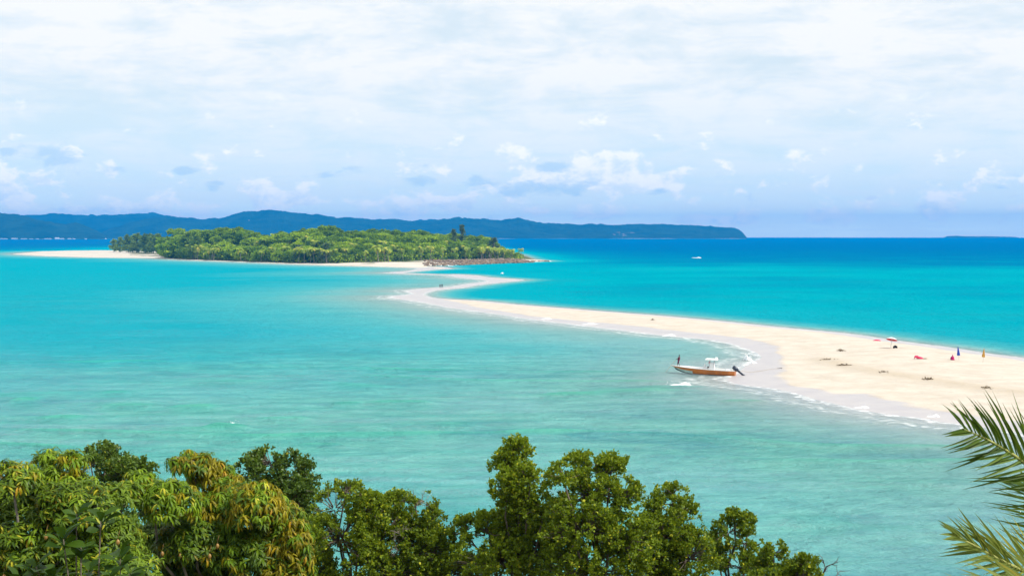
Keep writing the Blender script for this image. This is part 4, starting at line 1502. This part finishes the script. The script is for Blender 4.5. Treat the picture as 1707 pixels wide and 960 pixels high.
def far_tree(name, kind, x, y, h, label, group, cat='tree', z=None, wide=1.0):
    base_h = {'b': 13, 'c': 16, 'g': 16, 'p': 11}[kind]
    pair = RI.choice({'b': BROAD, 'c': CASU, 'g': CASG, 'p': PALM}[kind])
    z = isle_z(x, y) if z is None else z
    root = empty(name, (x, y, z - 0.15), RI.uniform(0, 6.28))
    s = h / base_h
    root.scale = (s * wide, s * wide, s)
    a = link('crown', pair[0], root)
    if kind == 'p':
        a.location = (0, 0, 9.0)
    link('trunk', pair[1], root)
    tag(root, label, cat, group)
    return root


def isle_pt(px, back):
    Y = float(front_Y(px)) + back
    return (px - CX) / FPX * Y, Y


GB = 'broadleaf trees of the island forest'
LBB = 'green broadleaf tree packed into the island forest'
nb_count = 0


def span(px):
    for lim, nm_ in ((330, 'at its left corner'), (400, 'first rounded rise'), (470, 'dip left of middle'), (540, 'highest hump'), (610, 'right of highest hump'),
                     (690, 'above the white beach'), (760, 'where the rocks start'), (820, 'above the rocky shore')):
        if px < lim:
            return nm_
    return 'on its right point'


for row in range(9):
    back = 6 + row * 16.0
    px = 272 + (row % 2) * 9
    while px < 862:
        p_x = px + RI.uniform(-6, 6)
        bk = back + RI.uniform(-5, 5)
        X, Y = isle_pt(p_x, bk)
        edge_r = np.interp(p_x, [700, 800, 840, 862], [1, .95, .72, .5])
        h = RI.uniform(9.5, 13.5) * edge_r * (0.82 if row == 0 else 1.0) * (1.0 if RI.random() < .8 else 1.22)
        skip = (row == 0 and 560 < p_x < 790 and RI.random() < .8) or (p_x > 845 and row > 5)
        if not skip:
            zone = 'front row' if row < 1 else ('second rank' if row < 3 else ('middle' if row < 6 else 'crest'))
            far_tree('broadleaf_tree', 'b', X, Y, h, 'green tree in the %s of the island forest, %s' % (zone, span(p_x)), GB, wide=RI.uniform(1.0, 1.35))
            nb_count += 1
        px += RI.uniform(14.5, 21)
GP = 'coconut palms of the island forest'
for k in range(110):
    p_x = RI.choice([RI.uniform(470, 800), RI.uniform(470, 800), RI.uniform(300, 470), RI.uniform(800, 860)])
    bk = RI.choice([RI.uniform(-8, 6), RI.uniform(-4, 25), RI.uniform(10, 70)])
    X, Y = isle_pt(p_x, bk)
    edge_r = float(np.interp(p_x, [700, 800, 862], [1, .9, .6]))
    far_tree('coconut_palm', 'p', X, Y, RI.uniform(10, 15) * edge_r, 'coconut palm among the island forest trees, %s' % span(p_x), GP, 'palm')
X, Y = isle_pt(868, -6)
far_tree('coconut_palm', 'p', X, Y, 10.5, 'lone coconut palm at the rocky right end of the island', None, 'palm')
for px, bk, h in [(190, 30, 16), (201, 10, 18), (214, 24, 21), (228, 4, 23), (242, 20, 22), (256, 6, 21), (222, 46, 20), (264, 24, 22), (249, 50, 22)]:
    X, Y = isle_pt(px, bk)
    far_tree('casuarina_tree', 'c', X, Y, h, 'dusky feathery tree in the clump on the left sand spit', 'feathery trees on the left sand spit', wide=1.5)
for px, bk, h, kd, lab in [(285, 4, 22, 'b', 'tall dark tree at the left corner of the island forest'), (312, 20, 24, 'c', 'tall feathery tree behind the left corner of the forest'),
                           (328, 12, 21, 'c', 'feathery tree right of the tallest one at the left end of the forest'),
                           (757, 66, 20, 'g', 'left one of two thin grey-green trees above the canopy'), (770, 72, 23, 'g', 'right one of two thin grey-green trees above the canopy'),
                           (822, 22, 18, 'g', 'grey-green feathery tree near the right end of the island'), (544, -2, 15, 'g', 'grey-green feathery tree in front of the forest on the beach'),
                           (498, 2, 14, 'g', 'pale thin-crowned tree in the front row left of the grey-green one'), (757, -10, 6.5, 'b', 'low bright green bush above the rocky shore')]:
    X, Y = isle_pt(px, bk)
    far_tree('casuarina_tree' if kd in 'cg' else 'broadleaf_tree', kd, X, Y, h, lab, None, wide=1.45 if kd == 'b' else (1.5 if px < 700 or px > 800 else 0.85))
# undergrowth that closes the forest between the trunks
rng = np.random.default_rng(88)
n = 30000
upx = rng.uniform(272, 872, n)
ubk = rng.uniform(-4, 165, n)
uY = front_Y(upx) + ubk
uX = (upx - CX) / FPX * uY
uz = isle_ground(uX, uY)[0]
hmax = np.interp(upx, [272, 300, 820, 872], [4, 7, 6.5, 2.2]) * (0.45 + 0.9 * fbm(uX / 9, uY / 9, 3, 6))
P = np.stack([uX, uY, uz + rng.random(n) ** .8 * hmax], -1)
L = rng.uniform(.7, 1.6, n)
V, F = leaf_quads(P, sphere_dirs(n, rng) + np.array([0, -.2, .5]), L, L * .85, rng, .1)
me = mesh_np('undergrowth', V, [F], [M['far_leaf']], True, {'rnd': np.repeat(rng.random(n), 6)})
tag(link('undergrowth', me), 'dense green undergrowth between the trees of the island', None, None, 'stuff')

# rocky ledge on the right end of the island
rng = np.random.default_rng(31)
RKL = [(712, 440.5), (740, 439.3), (780, 437.8), (820, 436.2), (860, 434.8), (884, 435.0), (905, 435.6)]
mb = MB()
Vs, Fs = [], []
ICO = None
import bmesh
bm = bmesh.new()
bmesh.ops.create_icosphere(bm, subdivisions=1, radius=1.0)
ICO_V = np.array([v.co[:] for v in bm.verts]); ICO_F = np.array([[v.index for v in f.verts] for f in bm.faces])
bm.free()


def boulders(name, n, pick, label, parent=None, smin=.5, smax=1.6):
    Vs, Fs, o = [], [], 0
    for k in range(n):
        c_, s = pick(k)
        sc = np.array([s * rng.uniform(.8, 1.8), s * rng.uniform(.8, 1.6), s * rng.uniform(.45, .85)])
        V = ICO_V * sc * (1 + rng.normal(0, .16, (len(ICO_V), 1)))
        a = rng.uniform(0, 6.28)
        V = V @ np.array([[math.cos(a), -math.sin(a), 0], [math.sin(a), math.cos(a), 0], [0, 0, 1]]).T + c_
        Vs.append(V); Fs.append(ICO_F + o); o += len(V)
    me = mesh_np(name, np.vstack(Vs), [np.vstack(Fs)], [M['rock']], False)
    return link(name, me, parent)


def pick_rock(k):
    u = rng.random() ** 0.9
    px = 708 + u * 180
    yw = np.interp(px, [712, 747, 794, 841, 883, 919], [442.2, 441.8, 439.6, 438.0, 436.6, 435.6])
    py = yw - rng.uniform(0.3, np.interp(px, [708, 760, 850, 890], [7.5, 7.0, 5.5, 1.2]))
    q = gp(px, py, 0.8)
    s = rng.uniform(.5, 1.5)
    z = max(0.0, isle_z(q[0], q[1]))
    return np.array([q[0], q[1], z + s * .15]), s


o = boulders('rocks', 850, pick_rock, '')
tag(o, 'tumbled brown rocks along the right shore of the island', None, None, 'stuff')


def pick_reef(k):
    px = rng.uniform(880, 916)
    q = gp(px, np.interp(px, [880, 919], [434.9, 435.5]) + rng.normal(0, .25), 0.2)
    return np.array([q[0], q[1], 0.12]), rng.uniform(.4, .9)


o = boulders('rocks', 90, pick_reef, '')
tag(o, 'low dark reef rocks running out to sea from the island', None, None, 'stuff')
for a in [(882, 436.4, 14, 2.2), (745, 443.1, 26, 1.4), (916, 435.9, 8, 1.4)]:
    foam_crest(*a, 140 + int(a[0]), 0)

# tiny white buildings and boats on the mainland shore
rng = np.random.default_rng(8)
for k, (px, w, hpx) in enumerate([(6, 14, 1.2), (24, 10, 1.7), (40, 10, 1.0), (52, 6, .8), (62, 5, .8), (80, 12, 1.1), (95, 7, 2.6), (103, 8, 1.4), (116, 6, 1.3), (123, 5, 1.1), (143, 3, 1.0), (176, 2, 1.2)]):
    Yb = 7280 if px < 180 else 8380
    q = at(px, 394.6, Yb)
    mpp = Yb / FPX
    root = empty('waterfront_building', (q[0], Yb, 0))
    mb = MB()
    mb.box((0, 0, hpx * mpp * .4 - .5), (w * mpp * .9, 12, hpx * mpp * .8 + 1))
    mb.build('wall', M['white'], root)
    rb = MB()
    ww, hh_ = w * mpp * .95, hpx * mpp
    rb.add([(-ww / 2, -7, hh_ * .8), (ww / 2, -7, hh_ * .8), (ww / 2, 7, hh_ * .8), (-ww / 2, 7, hh_ * .8), (-ww / 2 * .8, 0, hh_ * 1.15), (ww / 2 * .8, 0, hh_ * 1.15)],
           [(0, 1, 5, 4), (2, 3, 4, 5), (1, 2, 5), (3, 0, 4), (3, 2, 1, 0)])
    rb.build('roof', M['white'], root)
    tag(root, 'tiny white waterfront building under the dark headland, %s' % (['wide low one at the picture edge', 'second from the picture edge', 'third from the picture edge', 'fourth from the picture edge', 'fifth from the picture edge', 'long one left of the tower', 'tall as a tower', 'just right of the tower', 'second right of the tower', 'last of the cluster', 'lone dot past the cluster', 'farthest dot towards the island'][k]), 'building', 'white buildings on the mainland shore')


# ------------------------------------------------------------------ people
def person(name, loc, rz, joints, edges, radii, cloth_of, mats, scale=1.0, head=None):
    """joints posed in metres; the Skin modifier grows one continuous body over them"""
    root = empty(name, loc, rz)
    root.scale = (scale,) * 3
    me = bpy.data.meshes.new('body')
    me.from_pydata([tuple(j) for j in joints], edges, [])
    me.materials.append(mats[0])
    o = link('body', me, root)
    md = o.modifiers.new('Skin', 'SKIN')
    md.use_smooth_shade = True
    for i, sv in enumerate(me.skin_vertices[0].data):
        sv.radius = radii[i]
        sv.use_root = (i == 0)
    sub = o.modifiers.new('Subdivision', 'SUBSURF')
    sub.levels = sub.render_levels = 1
    return root


def clothes(root, nm, mat, pts, radii, n=10):
    mb = MB()
    mb.tube(pts, radii, n)
    return mb.build(nm, mat, root, smooth=True)


def standing(name, loc, rz, label, shirt, shorts, arms, lean=0.0, step=0.12, knee=0.04, scale=1.0, group=None):
    z = lambda f: 1.72 * f
    J = [(0, 0, z(.53)), (0, lean * .5, z(.68)), (0, lean, z(.80)), (0, lean * 1.05, z(.86)), (0, lean * 1.05 - .02, z(.93)), (0, lean * 1.05 - .01, z(.985))]
    E = [(0, 1), (1, 2), (2, 3), (3, 4), (4, 5)]
    Rr_ = [(.13, .10), (.125, .095), (.15, .095), (.055, .055), (.082, .095), (.055, .065)]
    for s in (-1, 1):
        o = len(J)
        J += [(s * .09, 0, z(.49)), (s * .10, -knee + s * step * .5, z(.27)), (s * .10, s * step, z(.045)), (s * .105, s * step - .13, z(.02))]
        E += [(0, o), (o, o + 1), (o + 1, o + 2), (o + 2, o + 3)]
        Rr_ += [(.085, .085), (.055, .055), (.038, .038), (.035, .028)]
    for s, pts in zip((-1, 1), arms):
        o = len(J)
        J += [(s * .17, lean, z(.80))] + list(pts)
        E += [(2, o), (o, o + 1), (o + 1, o + 2)]
        Rr_ += [(.05, .05), (.04, .04), (.034, .028)]
    root = person(name, loc, rz, J, E, Rr_, None, [M['skin_dark']], scale)
    clothes(root, 'shirt', shirt, [(0, 0.0, z(.51)), (0, lean * .4, z(.62)), (0, lean * .8, z(.76)), (0, lean, z(.83))], [.165, .15, .175, .09])
    for s in (-1, 1):
        clothes(root, 'trouser_leg', shorts, [(s * .075, 0, z(.55)), (s * .09, -knee * .4, z(.42)), (s * .10, -knee + s * step * .45, z(.28))], [.12, .105, .085])
    mb = MB()
    mb.tube([(0, lean * 1.05 + .0, z(.925)), (0, lean * 1.05 + .012, z(.965)), (0, lean * 1.05, z(1.0))], [.092, .096, .04], 9)
    mb.build('hair', M['black'], root, smooth=True)
    return tag(root, label, 'person', group)


# ------------------------------------------------------------------ the motor boat
bow, stern = gp(1121, 622.5), gp(1226, 625.5)
BL_ = float(np.linalg.norm(bow - stern))
ang_b = math.atan2(bow[1] - stern[1], bow[0] - stern[0])
boat = empty('motor_boat', (stern[0], stern[1], -0.12), ang_b)
boat.rotation_euler = (math.radians(-2.0), math.radians(-1.2), ang_b)
tag(boat, 'orange motor boat with white T-top and raised outboard, stern on the sand', 'boat')
ns_ = 22
secs = []
for i in range(ns_):
    s = i / (ns_ - 1)
    x = s * BL_
    half = 1.12 * (1 - max(0, (s - .45) / .55) ** 2.3) * (0.9 + .1 * min(1, s * 4)) + 0.02
    sheer = 0.86 + 0.34 * s ** 2.0
    keel = 0.02 + 0.62 * max(0, (s - .72) / .28) ** 1.8
    chine = keel + 0.16 + 0.22 * max(0, (s - .6) / .4) ** 1.5
    rake = 0.0 if i < ns_ - 1 else 0.0
    xr = lambda f: x + (0.30 * f * s ** 4)          # bow rakes forward towards the top
    secs.append([(xr(-1.6), 0, keel), (xr(-.8), half * .80, chine), (xr(.1), half * .93, (chine + sheer) * .5), (xr(1.), half, sheer), (xr(1.), half + .045, sheer + .02), (xr(1.), half + .04, sheer + .075), (xr(1.), half - .10, sheer + .08), (xr(1.), half - .12, sheer - .05)])
hb = MB()
nk = 8
for sg in (1, -1):
    V = [(x, y * sg, z) for s_ in secs for (x, y, z) in s_]
    for i in range(ns_ - 1):
        s = i / (ns_ - 1)
        for k in range(nk - 1):
            f = (i * nk + k, (i + 1) * nk + k, (i + 1) * nk + k + 1, i * nk + k + 1)
            f = f if sg < 0 else f[::-1]
            if k == 0: mi = 2
            elif k == 1: mi = 1 if s > .64 else 0
            elif k == 2: mi = 0
            else: mi = 3
            hb.add([V[j] for j in f], [(0, 1, 2, 3)], mi)
# transom
tv = [(x, y, z) for (x, y, z) in secs[0][:4]]
hb.add(tv + [(x, -y, z) for (x, y, z) in tv], [(0, 1, 2, 3, 7, 6, 5)], 0)
hull = hb.build('hull', [M['orange'], M['hull_pale'], M['hull_dark'], M['white']], boat, smooth=False)
db = MB()
Vd, Fd = [], []
for i in range(ns_):
    x, y, z = secs[i][7]
    zd = z - 0.34 if i < 15 else z + .02
    yy = max(y, .02)
    Vd += [(x, yy, zd), (x, -yy, zd)]
for i in range(ns_ - 1):
    Fd.append((2 * i, 2 * i + 1, 2 * i + 3, 2 * i + 2))
db.add(Vd, Fd)
for sg in (1, -1):                                    # inner sides of the cockpit
    for i in range(15):
        a, b = secs[i][7], secs[i + 1][7]
        db.add([(a[0], a[1] * sg, a[2]), (b[0], b[1] * sg, b[2]), (b[0], b[1] * sg, b[2] - .36), (a[0], a[1] * sg, a[2] - .36)], [(0, 1, 2, 3)])
db.build('deck', M['white'], boat)
cb = MB()
cb.box((BL_ * .375, 0, 1.22), (.95, .85, 1.35), taper=.8)
cons = cb.build('console', M['white'], boat)
wb = MB(); wb.box((BL_ * .375 + .40, 0, 1.98), (.10, .6, .30)); wb.build('dashboard', M['red'], cons)
tb = MB()
for sx_ in (-.42, .36):
    for sy_ in (-.36, .36):
        tb.tube([(BL_ * .375 + sx_, sy_, .6), (BL_ * .375 + sx_ * .9, sy_, 2.45)], [.035, .03], 6)
tb.build('top_frame', M['grey'], boat)
rb = MB()
rb.box((BL_ * .375, 0, 2.50), (1.95, 1.7, .09), taper=.95)
rf = rb.build('sun_roof', M['white'], boat)
fb = MB(); fb.box((BL_ * .375 - .70, 0, 2.68), (.42, .55, .26), taper=.8); fb.build('roof_box', M['white'], rf)
fb = MB(); fb.tube([(BL_ * .375 - .86, .1, 2.62), (BL_ * .375 - 1.25, .1, 2.66)], [.05, .03], 6); fb.build('horn', M['black'], rf)
sb_ = MB(); sb_.box((BL_ * .47, 0, .95), (.55, .9, .55), taper=.9); sb_.box((BL_ * .49, 0, 1.38), (.14, .9, .45)); sb_.build('seat', M['white'], boat)
sb_ = MB(); sb_.box((BL_ * .55, 0, .85), (.9, 1.0, .40)); sb_.build('cool_box', M['white'], boat)
sb_ = MB(); sb_.tube([(BL_ * .435, -.3, 1.05), (BL_ * .435, -.3, 1.30)], [.10, .12], 8); sb_.build('bucket', M['black'], boat)
sb_ = MB(); sb_.box((BL_ * .12, 0, .78), (.5, 1.5, .32)); sb_.build('bench', M['white'], boat)
# tilted outboard
eb = empty('outboard_motor', (0, 0, 0)); COL.objects.unlink(eb); bpy.data.objects.remove(eb)
ob = MB()
ax_a = math.radians(38)
ca, sa = math.cos(ax_a), math.sin(ax_a)
rot_e = lambda x, z: (-.10 - x * ca - z * sa * -1 * 0 - (z * -sa), 0, 0)


def ev(lx, ly, lz):
    """engine frame: lz runs down the leg, leg swung up and aft"""
    k = 1.35
    return (-0.22 - (lz * ca * k) - lx * sa * k, ly * k, 0.98 - lz * sa * k + lx * ca * k)


pr = [(-.62, .10, .12), (-.58, .20, .22), (-.35, .25, .27), (-.08, .25, .26), (.06, .20, .20), (.12, .12, .12)]
V = []
for (lz, hx_, hy_) in pr:
    for k in range(10):
        a = 2 * math.pi * k / 10
        V.append(ev(math.cos(a) * hx_, math.sin(a) * hy_ * .9, lz))
F = [(i * 10 + k, i * 10 + (k + 1) % 10, (i + 1) * 10 + (k + 1) % 10, (i + 1) * 10 + k) for i in range(len(pr) - 1) for k in range(10)]
F += [tuple(range(10))[::-1], tuple(range((len(pr) - 1) * 10, len(pr) * 10))]
ob.add(V, F)
mot = ob.build('outboard_motor', M['engine'], boat, smooth=True)
lb = MB()
V = []
for (lz, hx_, hy_) in [(.08, .13, .07), (.5, .11, .05), (.95, .12, .045), (1.0, .20, .14), (1.04, .13, .05), (1.28, .11, .04)]:
    for k in range(8):
        a = 2 * math.pi * k / 8
        V.append(ev(math.cos(a) * hx_, math.sin(a) * hy_, lz))
F = [(i * 8 + k, i * 8 + (k + 1) % 8, (i + 1) * 8 + (k + 1) % 8, (i + 1) * 8 + k) for i in range(5) for k in range(8)]
F += [tuple(range(8))[::-1], tuple(range(40, 48))]
lb.add(V, F)
lb.tube([ev(.22, 0, 1.18), ev(-.05, 0, 1.18), ev(-.28, 0, 1.18)], [.04, .09, .05], 8)
lb.build('lower_unit', M['engine'], mot, smooth=True)
pb = MB()
for k in range(3):
    a = 2.09 * k
    pb.add([ev(-.30, 0, 1.18), ev(-.27, .22 * math.cos(a - .35), 1.18 + .22 * math.sin(a - .35)), ev(-.30, .25 * math.cos(a), 1.18 + .25 * math.sin(a)), ev(-.33, .22 * math.cos(a + .35), 1.18 + .22 * math.sin(a + .35))], [(0, 1, 2, 3)])
    pb.add([ev(-.31, 0, 1.18), ev(-.28, .22 * math.cos(a - .35), 1.18 + .22 * math.sin(a - .35)), ev(-.31, .25 * math.cos(a), 1.18 + .25 * math.sin(a)), ev(-.34, .22 * math.cos(a + .35), 1.18 + .22 * math.sin(a + .35))], [(3, 2, 1, 0)])
pb.build('propeller', M['grey'], mot)

bpy.context.view_layer.update()
mw = boat.matrix_world
px_on = mw @ Vector((BL_ * .905, 0, secs[19][7][2] + .03))
standing('person', px_on, ang_b + math.radians(90), 'man in maroon shirt standing on the bow of the orange boat', M['maroon'], M['maroon'],
         [[(-.24, -.14, 1.12), (-.12, -.40, .98)], [(.24, -.12, 1.12), (.10, -.38, 1.02)]], lean=0.10, step=.18, knee=.05, scale=1.06)
# pole he leans on, and the mooring line
pb = MB()
hnd = px_on + Vector((-.42, 0, 1.0))
pb.tube([hnd + Vector((.35, 0, .45)), hnd, hnd + Vector((-.95, -.1, -1.05)), hnd + Vector((-1.6, -.15, -1.9))], [.018, .02, .02, .018], 6)
o = pb.build('boat_pole', M['wood'])
tag(o, 'thin pole held by the man on the bow, reaching into the water', 'pole')
anc = on_sand(1299, 614.5)
st_w = mw @ Vector((.25, -.7, .95))
pb = MB()
pts = []
for i in range(14):
    t_ = i / 13
    q = np.array(st_w) * (1 - t_) + (anc + np.array([0, 0, .06])) * t_
    gzz = max(0.02, sand_z(q[0], q[1])) + .04
    q[2] = max(q[2] - .8 * math.sin(math.pi * t_) * (1 - t_), gzz)
    pts.append(q)
pb.tube(pts, [.02] * 14, 5)
tag(pb.build('mooring_rope', M['rope']), 'thin rope from the orange boat to its anchor on the sand', 'rope')
ab = MB()
ab.tube([(-.3, 0, .06), (.35, 0, .14)], [.035, .035], 6)
ab.tube([(.35, -.32, .20), (.42, -.12, .10), (.42, .12, .10), (.35, .32, .20)], [.02, .04, .04, .02], 6)
ab.tube([(-.28, -.16, .08), (-.28, .16, .08)], [.025, .025], 6)
tag(ab.build('anchor', M['black'], None, tuple(anc)), 'small dark anchor at the end of the boat rope', 'anchor')

# couple far out on the spit
for k, (px, sh, lab, sc) in enumerate([(733.6, 'maroon', 'left and shorter of the two people walking on the far spit', .95), (736.9, 'black', 'right and taller of the two people walking on the far spit', 1.06)]):
    q = on_sand(px, 480.2)
    standing('person', (q[0], q[1], max(.02, q[2])), 0.3 * k, lab, M[sh], M['navy'], [[(-.22, .02, 1.12), (-.22, -.08, .86)], [(.22, .02, 1.12), (.23, -.06, .86)]], scale=sc)


# ------------------------------------------------------------------ beach things
def gore_canopy(mb, R_, rise, z0, n=8, mi_a=0, mi_b=1, tilt=0.0):
    for k in range(n):
        for j in range(4):
            r0, r1 = R_ * j / 4, R_ * (j + 1) / 4
            zf = lambda r: z0 + rise * (1 - (r / R_) ** 1.6)
            P4 = []
            for (r, a) in ((r0, k), (r1, k), (r1, k + 1), (r0, k + 1)):
                an = 2 * math.pi * a / n
                P4.append((r * math.cos(an), r * math.sin(an), zf(r)))
            mb.add(P4 if r0 > 0 else P4[:3], [(0, 1, 2, 3)] if r0 > 0 else [(0, 1, 2)], mi_a if k % 2 else mi_b)


q = on_sand(1484.5, 580.5)
um = empty('beach_umbrella', q)
um.rotation_euler = (math.radians(-13), math.radians(12), 0)
tag(um, 'open white and red beach umbrella on the sandbar', 'umbrella')
mb = MB(); mb.tube([(0, 0, -.3), (0, 0, 2.15)], [.04, .035], 6); mb.build('pole', M['grey'], um)
mb = MB()
gore_canopy(mb, 1.12, .48, 1.68, 8, 0, 0)
cn = mb.build('canopy', M['white'], um)
mb = MB()
gore_canopy(mb, 1.09, .46, 1.655, 8, 0, 0)
mb.build('lining', M['red'], um)
mb = MB()
for k in range(8):
    a = 2 * math.pi * k / 8
    mb.tube([(0, 0, 1.62), (.5 * math.cos(a), .5 * math.sin(a), 1.90)], [.008, .008], 4)
mb.build('ribs', M['grey'], um)
q = on_sand(1492, 580.6)
mb = MB()
mb.tube([(-.3, 0, .02), (-.25, 0, .22), (.05, 0, .36), (.3, 0, .25), (.42, 0, .03)], [.06, .22, .28, .22, .05], 9)
tag(mb.build('beach_bag', M['black'], None, (q[0], q[1], q[2]), True), 'dark bag lying under the open umbrella', 'bag')
q = on_sand(1462, 568)
mb = MB()
mb.tube([(-.8, 0, .03), (-.3, 0, .12), (.3, .05, .10), (.8, 0, .03)], [.10, .16, .14, .06], 8)
tag(mb.build('towel', M['pink'], None, tuple(q), True), 'pink rolled towel at the water edge left of the umbrella', 'towel')
q = on_sand(1531.5, 598)
mb = MB()
mb.tube([(-.75, 0, .05), (-.6, 0, .42), (-.35, 0, .36), (0, 0, .22), (.5, 0, .14), (.8, 0, .03)], [.06, .16, .26, .22, .16, .05], 9)
o = mb.build('towel_heap', M['pink'], None, tuple(q), True)
tag(o, 'heap of bright pink towels on the sand right of the umbrella', 'towels')
mb = MB(); mb.box((0, 0, .03), (1.7, .8, .04))  # thin dark sheet added in place of the shadow by the heap
tag(mb.build('shadow_sheet', M['rope'], None, (q[0] + .75, q[1] + .75, q[2])), 'flat dark sheet standing in for the shadow beside the pink towel heap', 'mat')
# seated figure in magenta, back to the camera
q = on_sand(1588, 600)
J = [(0, 0, .14), (0, -.02, .36), (0, .02, .58), (0, .03, .68), (0, .03, .80), (0, .03, .88)]
E = [(0, 1), (1, 2), (2, 3), (3, 4), (4, 5)]
Rr_ = [(.17, .15), (.15, .12), (.17, .10), (.055, .055), (.085, .095), (.05, .06)]
for s in (-1, 1):
    o_ = len(J)
    J += [(s * .11, .10, .14), (s * .17, .45, .42), (s * .14, .66, .08), (s * .14, .78, .05)]
    E += [(0, o_), (o_, o_ + 1), (o_ + 1, o_ + 2), (o_ + 2, o_ + 3)]
    Rr_ += [(.10, .10), (.065, .065), (.045, .045), (.04, .03)]
    o_ = len(J)
    J += [(s * .19, .03, .58), (s * .26, .20, .42), (s * .17, .42, .44)]
    E += [(2, o_), (o_, o_ + 1), (o_ + 1, o_ + 2)]
    Rr_ += [(.05, .05), (.042, .042), (.036, .03)]
pr_ = person('person', tuple(q), 0.0, J, E, Rr_, None, [M['skin_dark']])
clothes(pr_, 'wrap', M['magenta'], [(0, .02, .0), (0, 0, .16), (0, -.01, .40), (0, .02, .60), (0, .03, .66)], [.34, .32, .25, .22, .10], 12)
mb = MB(); mb.tube([(0, .0, .74), (0, -.005, .82), (0, .02, .90)], [.09, .10, .045], 9); mb.build('head_scarf', M['magenta'], pr_, smooth=True)
tag(pr_, 'person in a magenta wrap sitting beside the folded blue umbrella', 'person')


def folded(px, py, mat, lab, h=2.0, lean=(0, 0), base=.5):
    q = on_sand(px, py)
    um = empty('folded_umbrella', q)
    um.rotation_euler = (lean[0], lean[1], 0)
    mb = MB(); mb.tube([(0, 0, -.3), (0, 0, h + .1)], [.022, .02], 6); mb.build('pole', M['wood'], um)
    V, F = [], []
    ring = [(base, .20), (base + .08, .23), (base + .5, .17), (h - .45, .10), (h - .1, .05), (h, .03)]
    n = 16
    for z_, r in ring:
        for k in range(n):
            a = 2 * math.pi * k / n
            rr_ = r * (1.18 if k % 2 else .72)
            V.append((rr_ * math.cos(a), rr_ * math.sin(a), z_))
    for i in range(len(ring) - 1):
        for k in range(n):
            F.append((i * n + k, i * n + (k + 1) % n, (i + 1) * n + (k + 1) % n, (i + 1) * n + k))
    F += [tuple(range(n))[::-1], tuple(range((len(ring) - 1) * n, len(ring) * n))]
    mb = MB(); mb.add(V, F); mb.build('canopy', mat, um)
    tag(um, lab, 'umbrella')


folded(1598.5, 599.5, M['blue'], 'folded blue beach umbrella beside the seated person', 2.25, (0, math.radians(-5)), .75)
folded(1638.5, 604.5, M['ochre'], 'folded ochre beach umbrella nearest the right edge', 2.35, (0, math.radians(4)), .95)

# tide wrack: dark heaps of seaweed along the storm ridge, each a pile of its own
rng = np.random.default_rng(64)
for (px, py, w, lab) in [(1380, 601, 22, 'dark seaweed heap at the left end of the storm ridge'), (1407, 610, 24, 'long dark seaweed heap second along the storm ridge'), (1475, 622, 16, 'small dark seaweed heap in the middle of the storm ridge'),
                         (1548, 633.5, 18, 'dark flat seaweed heap third from the right on the ridge'), (1645, 648, 15, 'dark seaweed heap just above the palm frond'), (1402, 585, 12, 'thin dark seaweed streak above the storm ridge'),
                         (1088, 533.5, 5, 'lone dark clump on the far edge of the sandbar')]:
    q = on_sand(px, py)
    mpp = q[1] / FPX
    n = int(40 + w * 4)
    P = np.stack([rng.normal(0, w * mpp * .26, n), rng.normal(0, .45, n), np.abs(rng.normal(0.02, .05, n))], -1)
    P[:, 2] += .03 + rng.random(n) * .10 * np.exp(-(P[:, 0] / (w * mpp * .3)) ** 2)
    ax = rng.normal(0, 1, (n, 3)) * np.array([1, 1, .35])
    L = rng.uniform(.12, .42, n)
    V, F = leaf_quads(P, ax, L, L * .4, rng, .2)
    for_z = np.array([sand_z(q[0], q[1])])[0]
    me = mesh_np('seaweed_heap', V, [F], [M['weed']], False)
    tag(link('seaweed_heap', me, None, (q[0], q[1], for_z + .06)), lab, 'seaweed')

# ------------------------------------------------------------------ haze
m = bpy.data.materials.new('haze_air')
m.use_nodes = True
nt = m.node_tree
nt.nodes.clear()
pv = nt.nodes.new("ShaderNodeVolumePrincipled")
pv.inputs['Color'].default_value = (0.0, 0.365, 1.0, 1)
pv.inputs['Density'].default_value = 9.5e-5
pv.inputs['Anisotropy'].default_value = 0.0
ou = nt.nodes.new("ShaderNodeOutputMaterial")
nt.links.new(pv.outputs[0], ou.inputs['Volume'])
mb = MB()
mb.box((0, 5600, 100), (25400, 14600, 209))
hz_o = mb.build('haze', m)
tag(hz_o, 'thin blue sea haze', None, None, 'stuff')
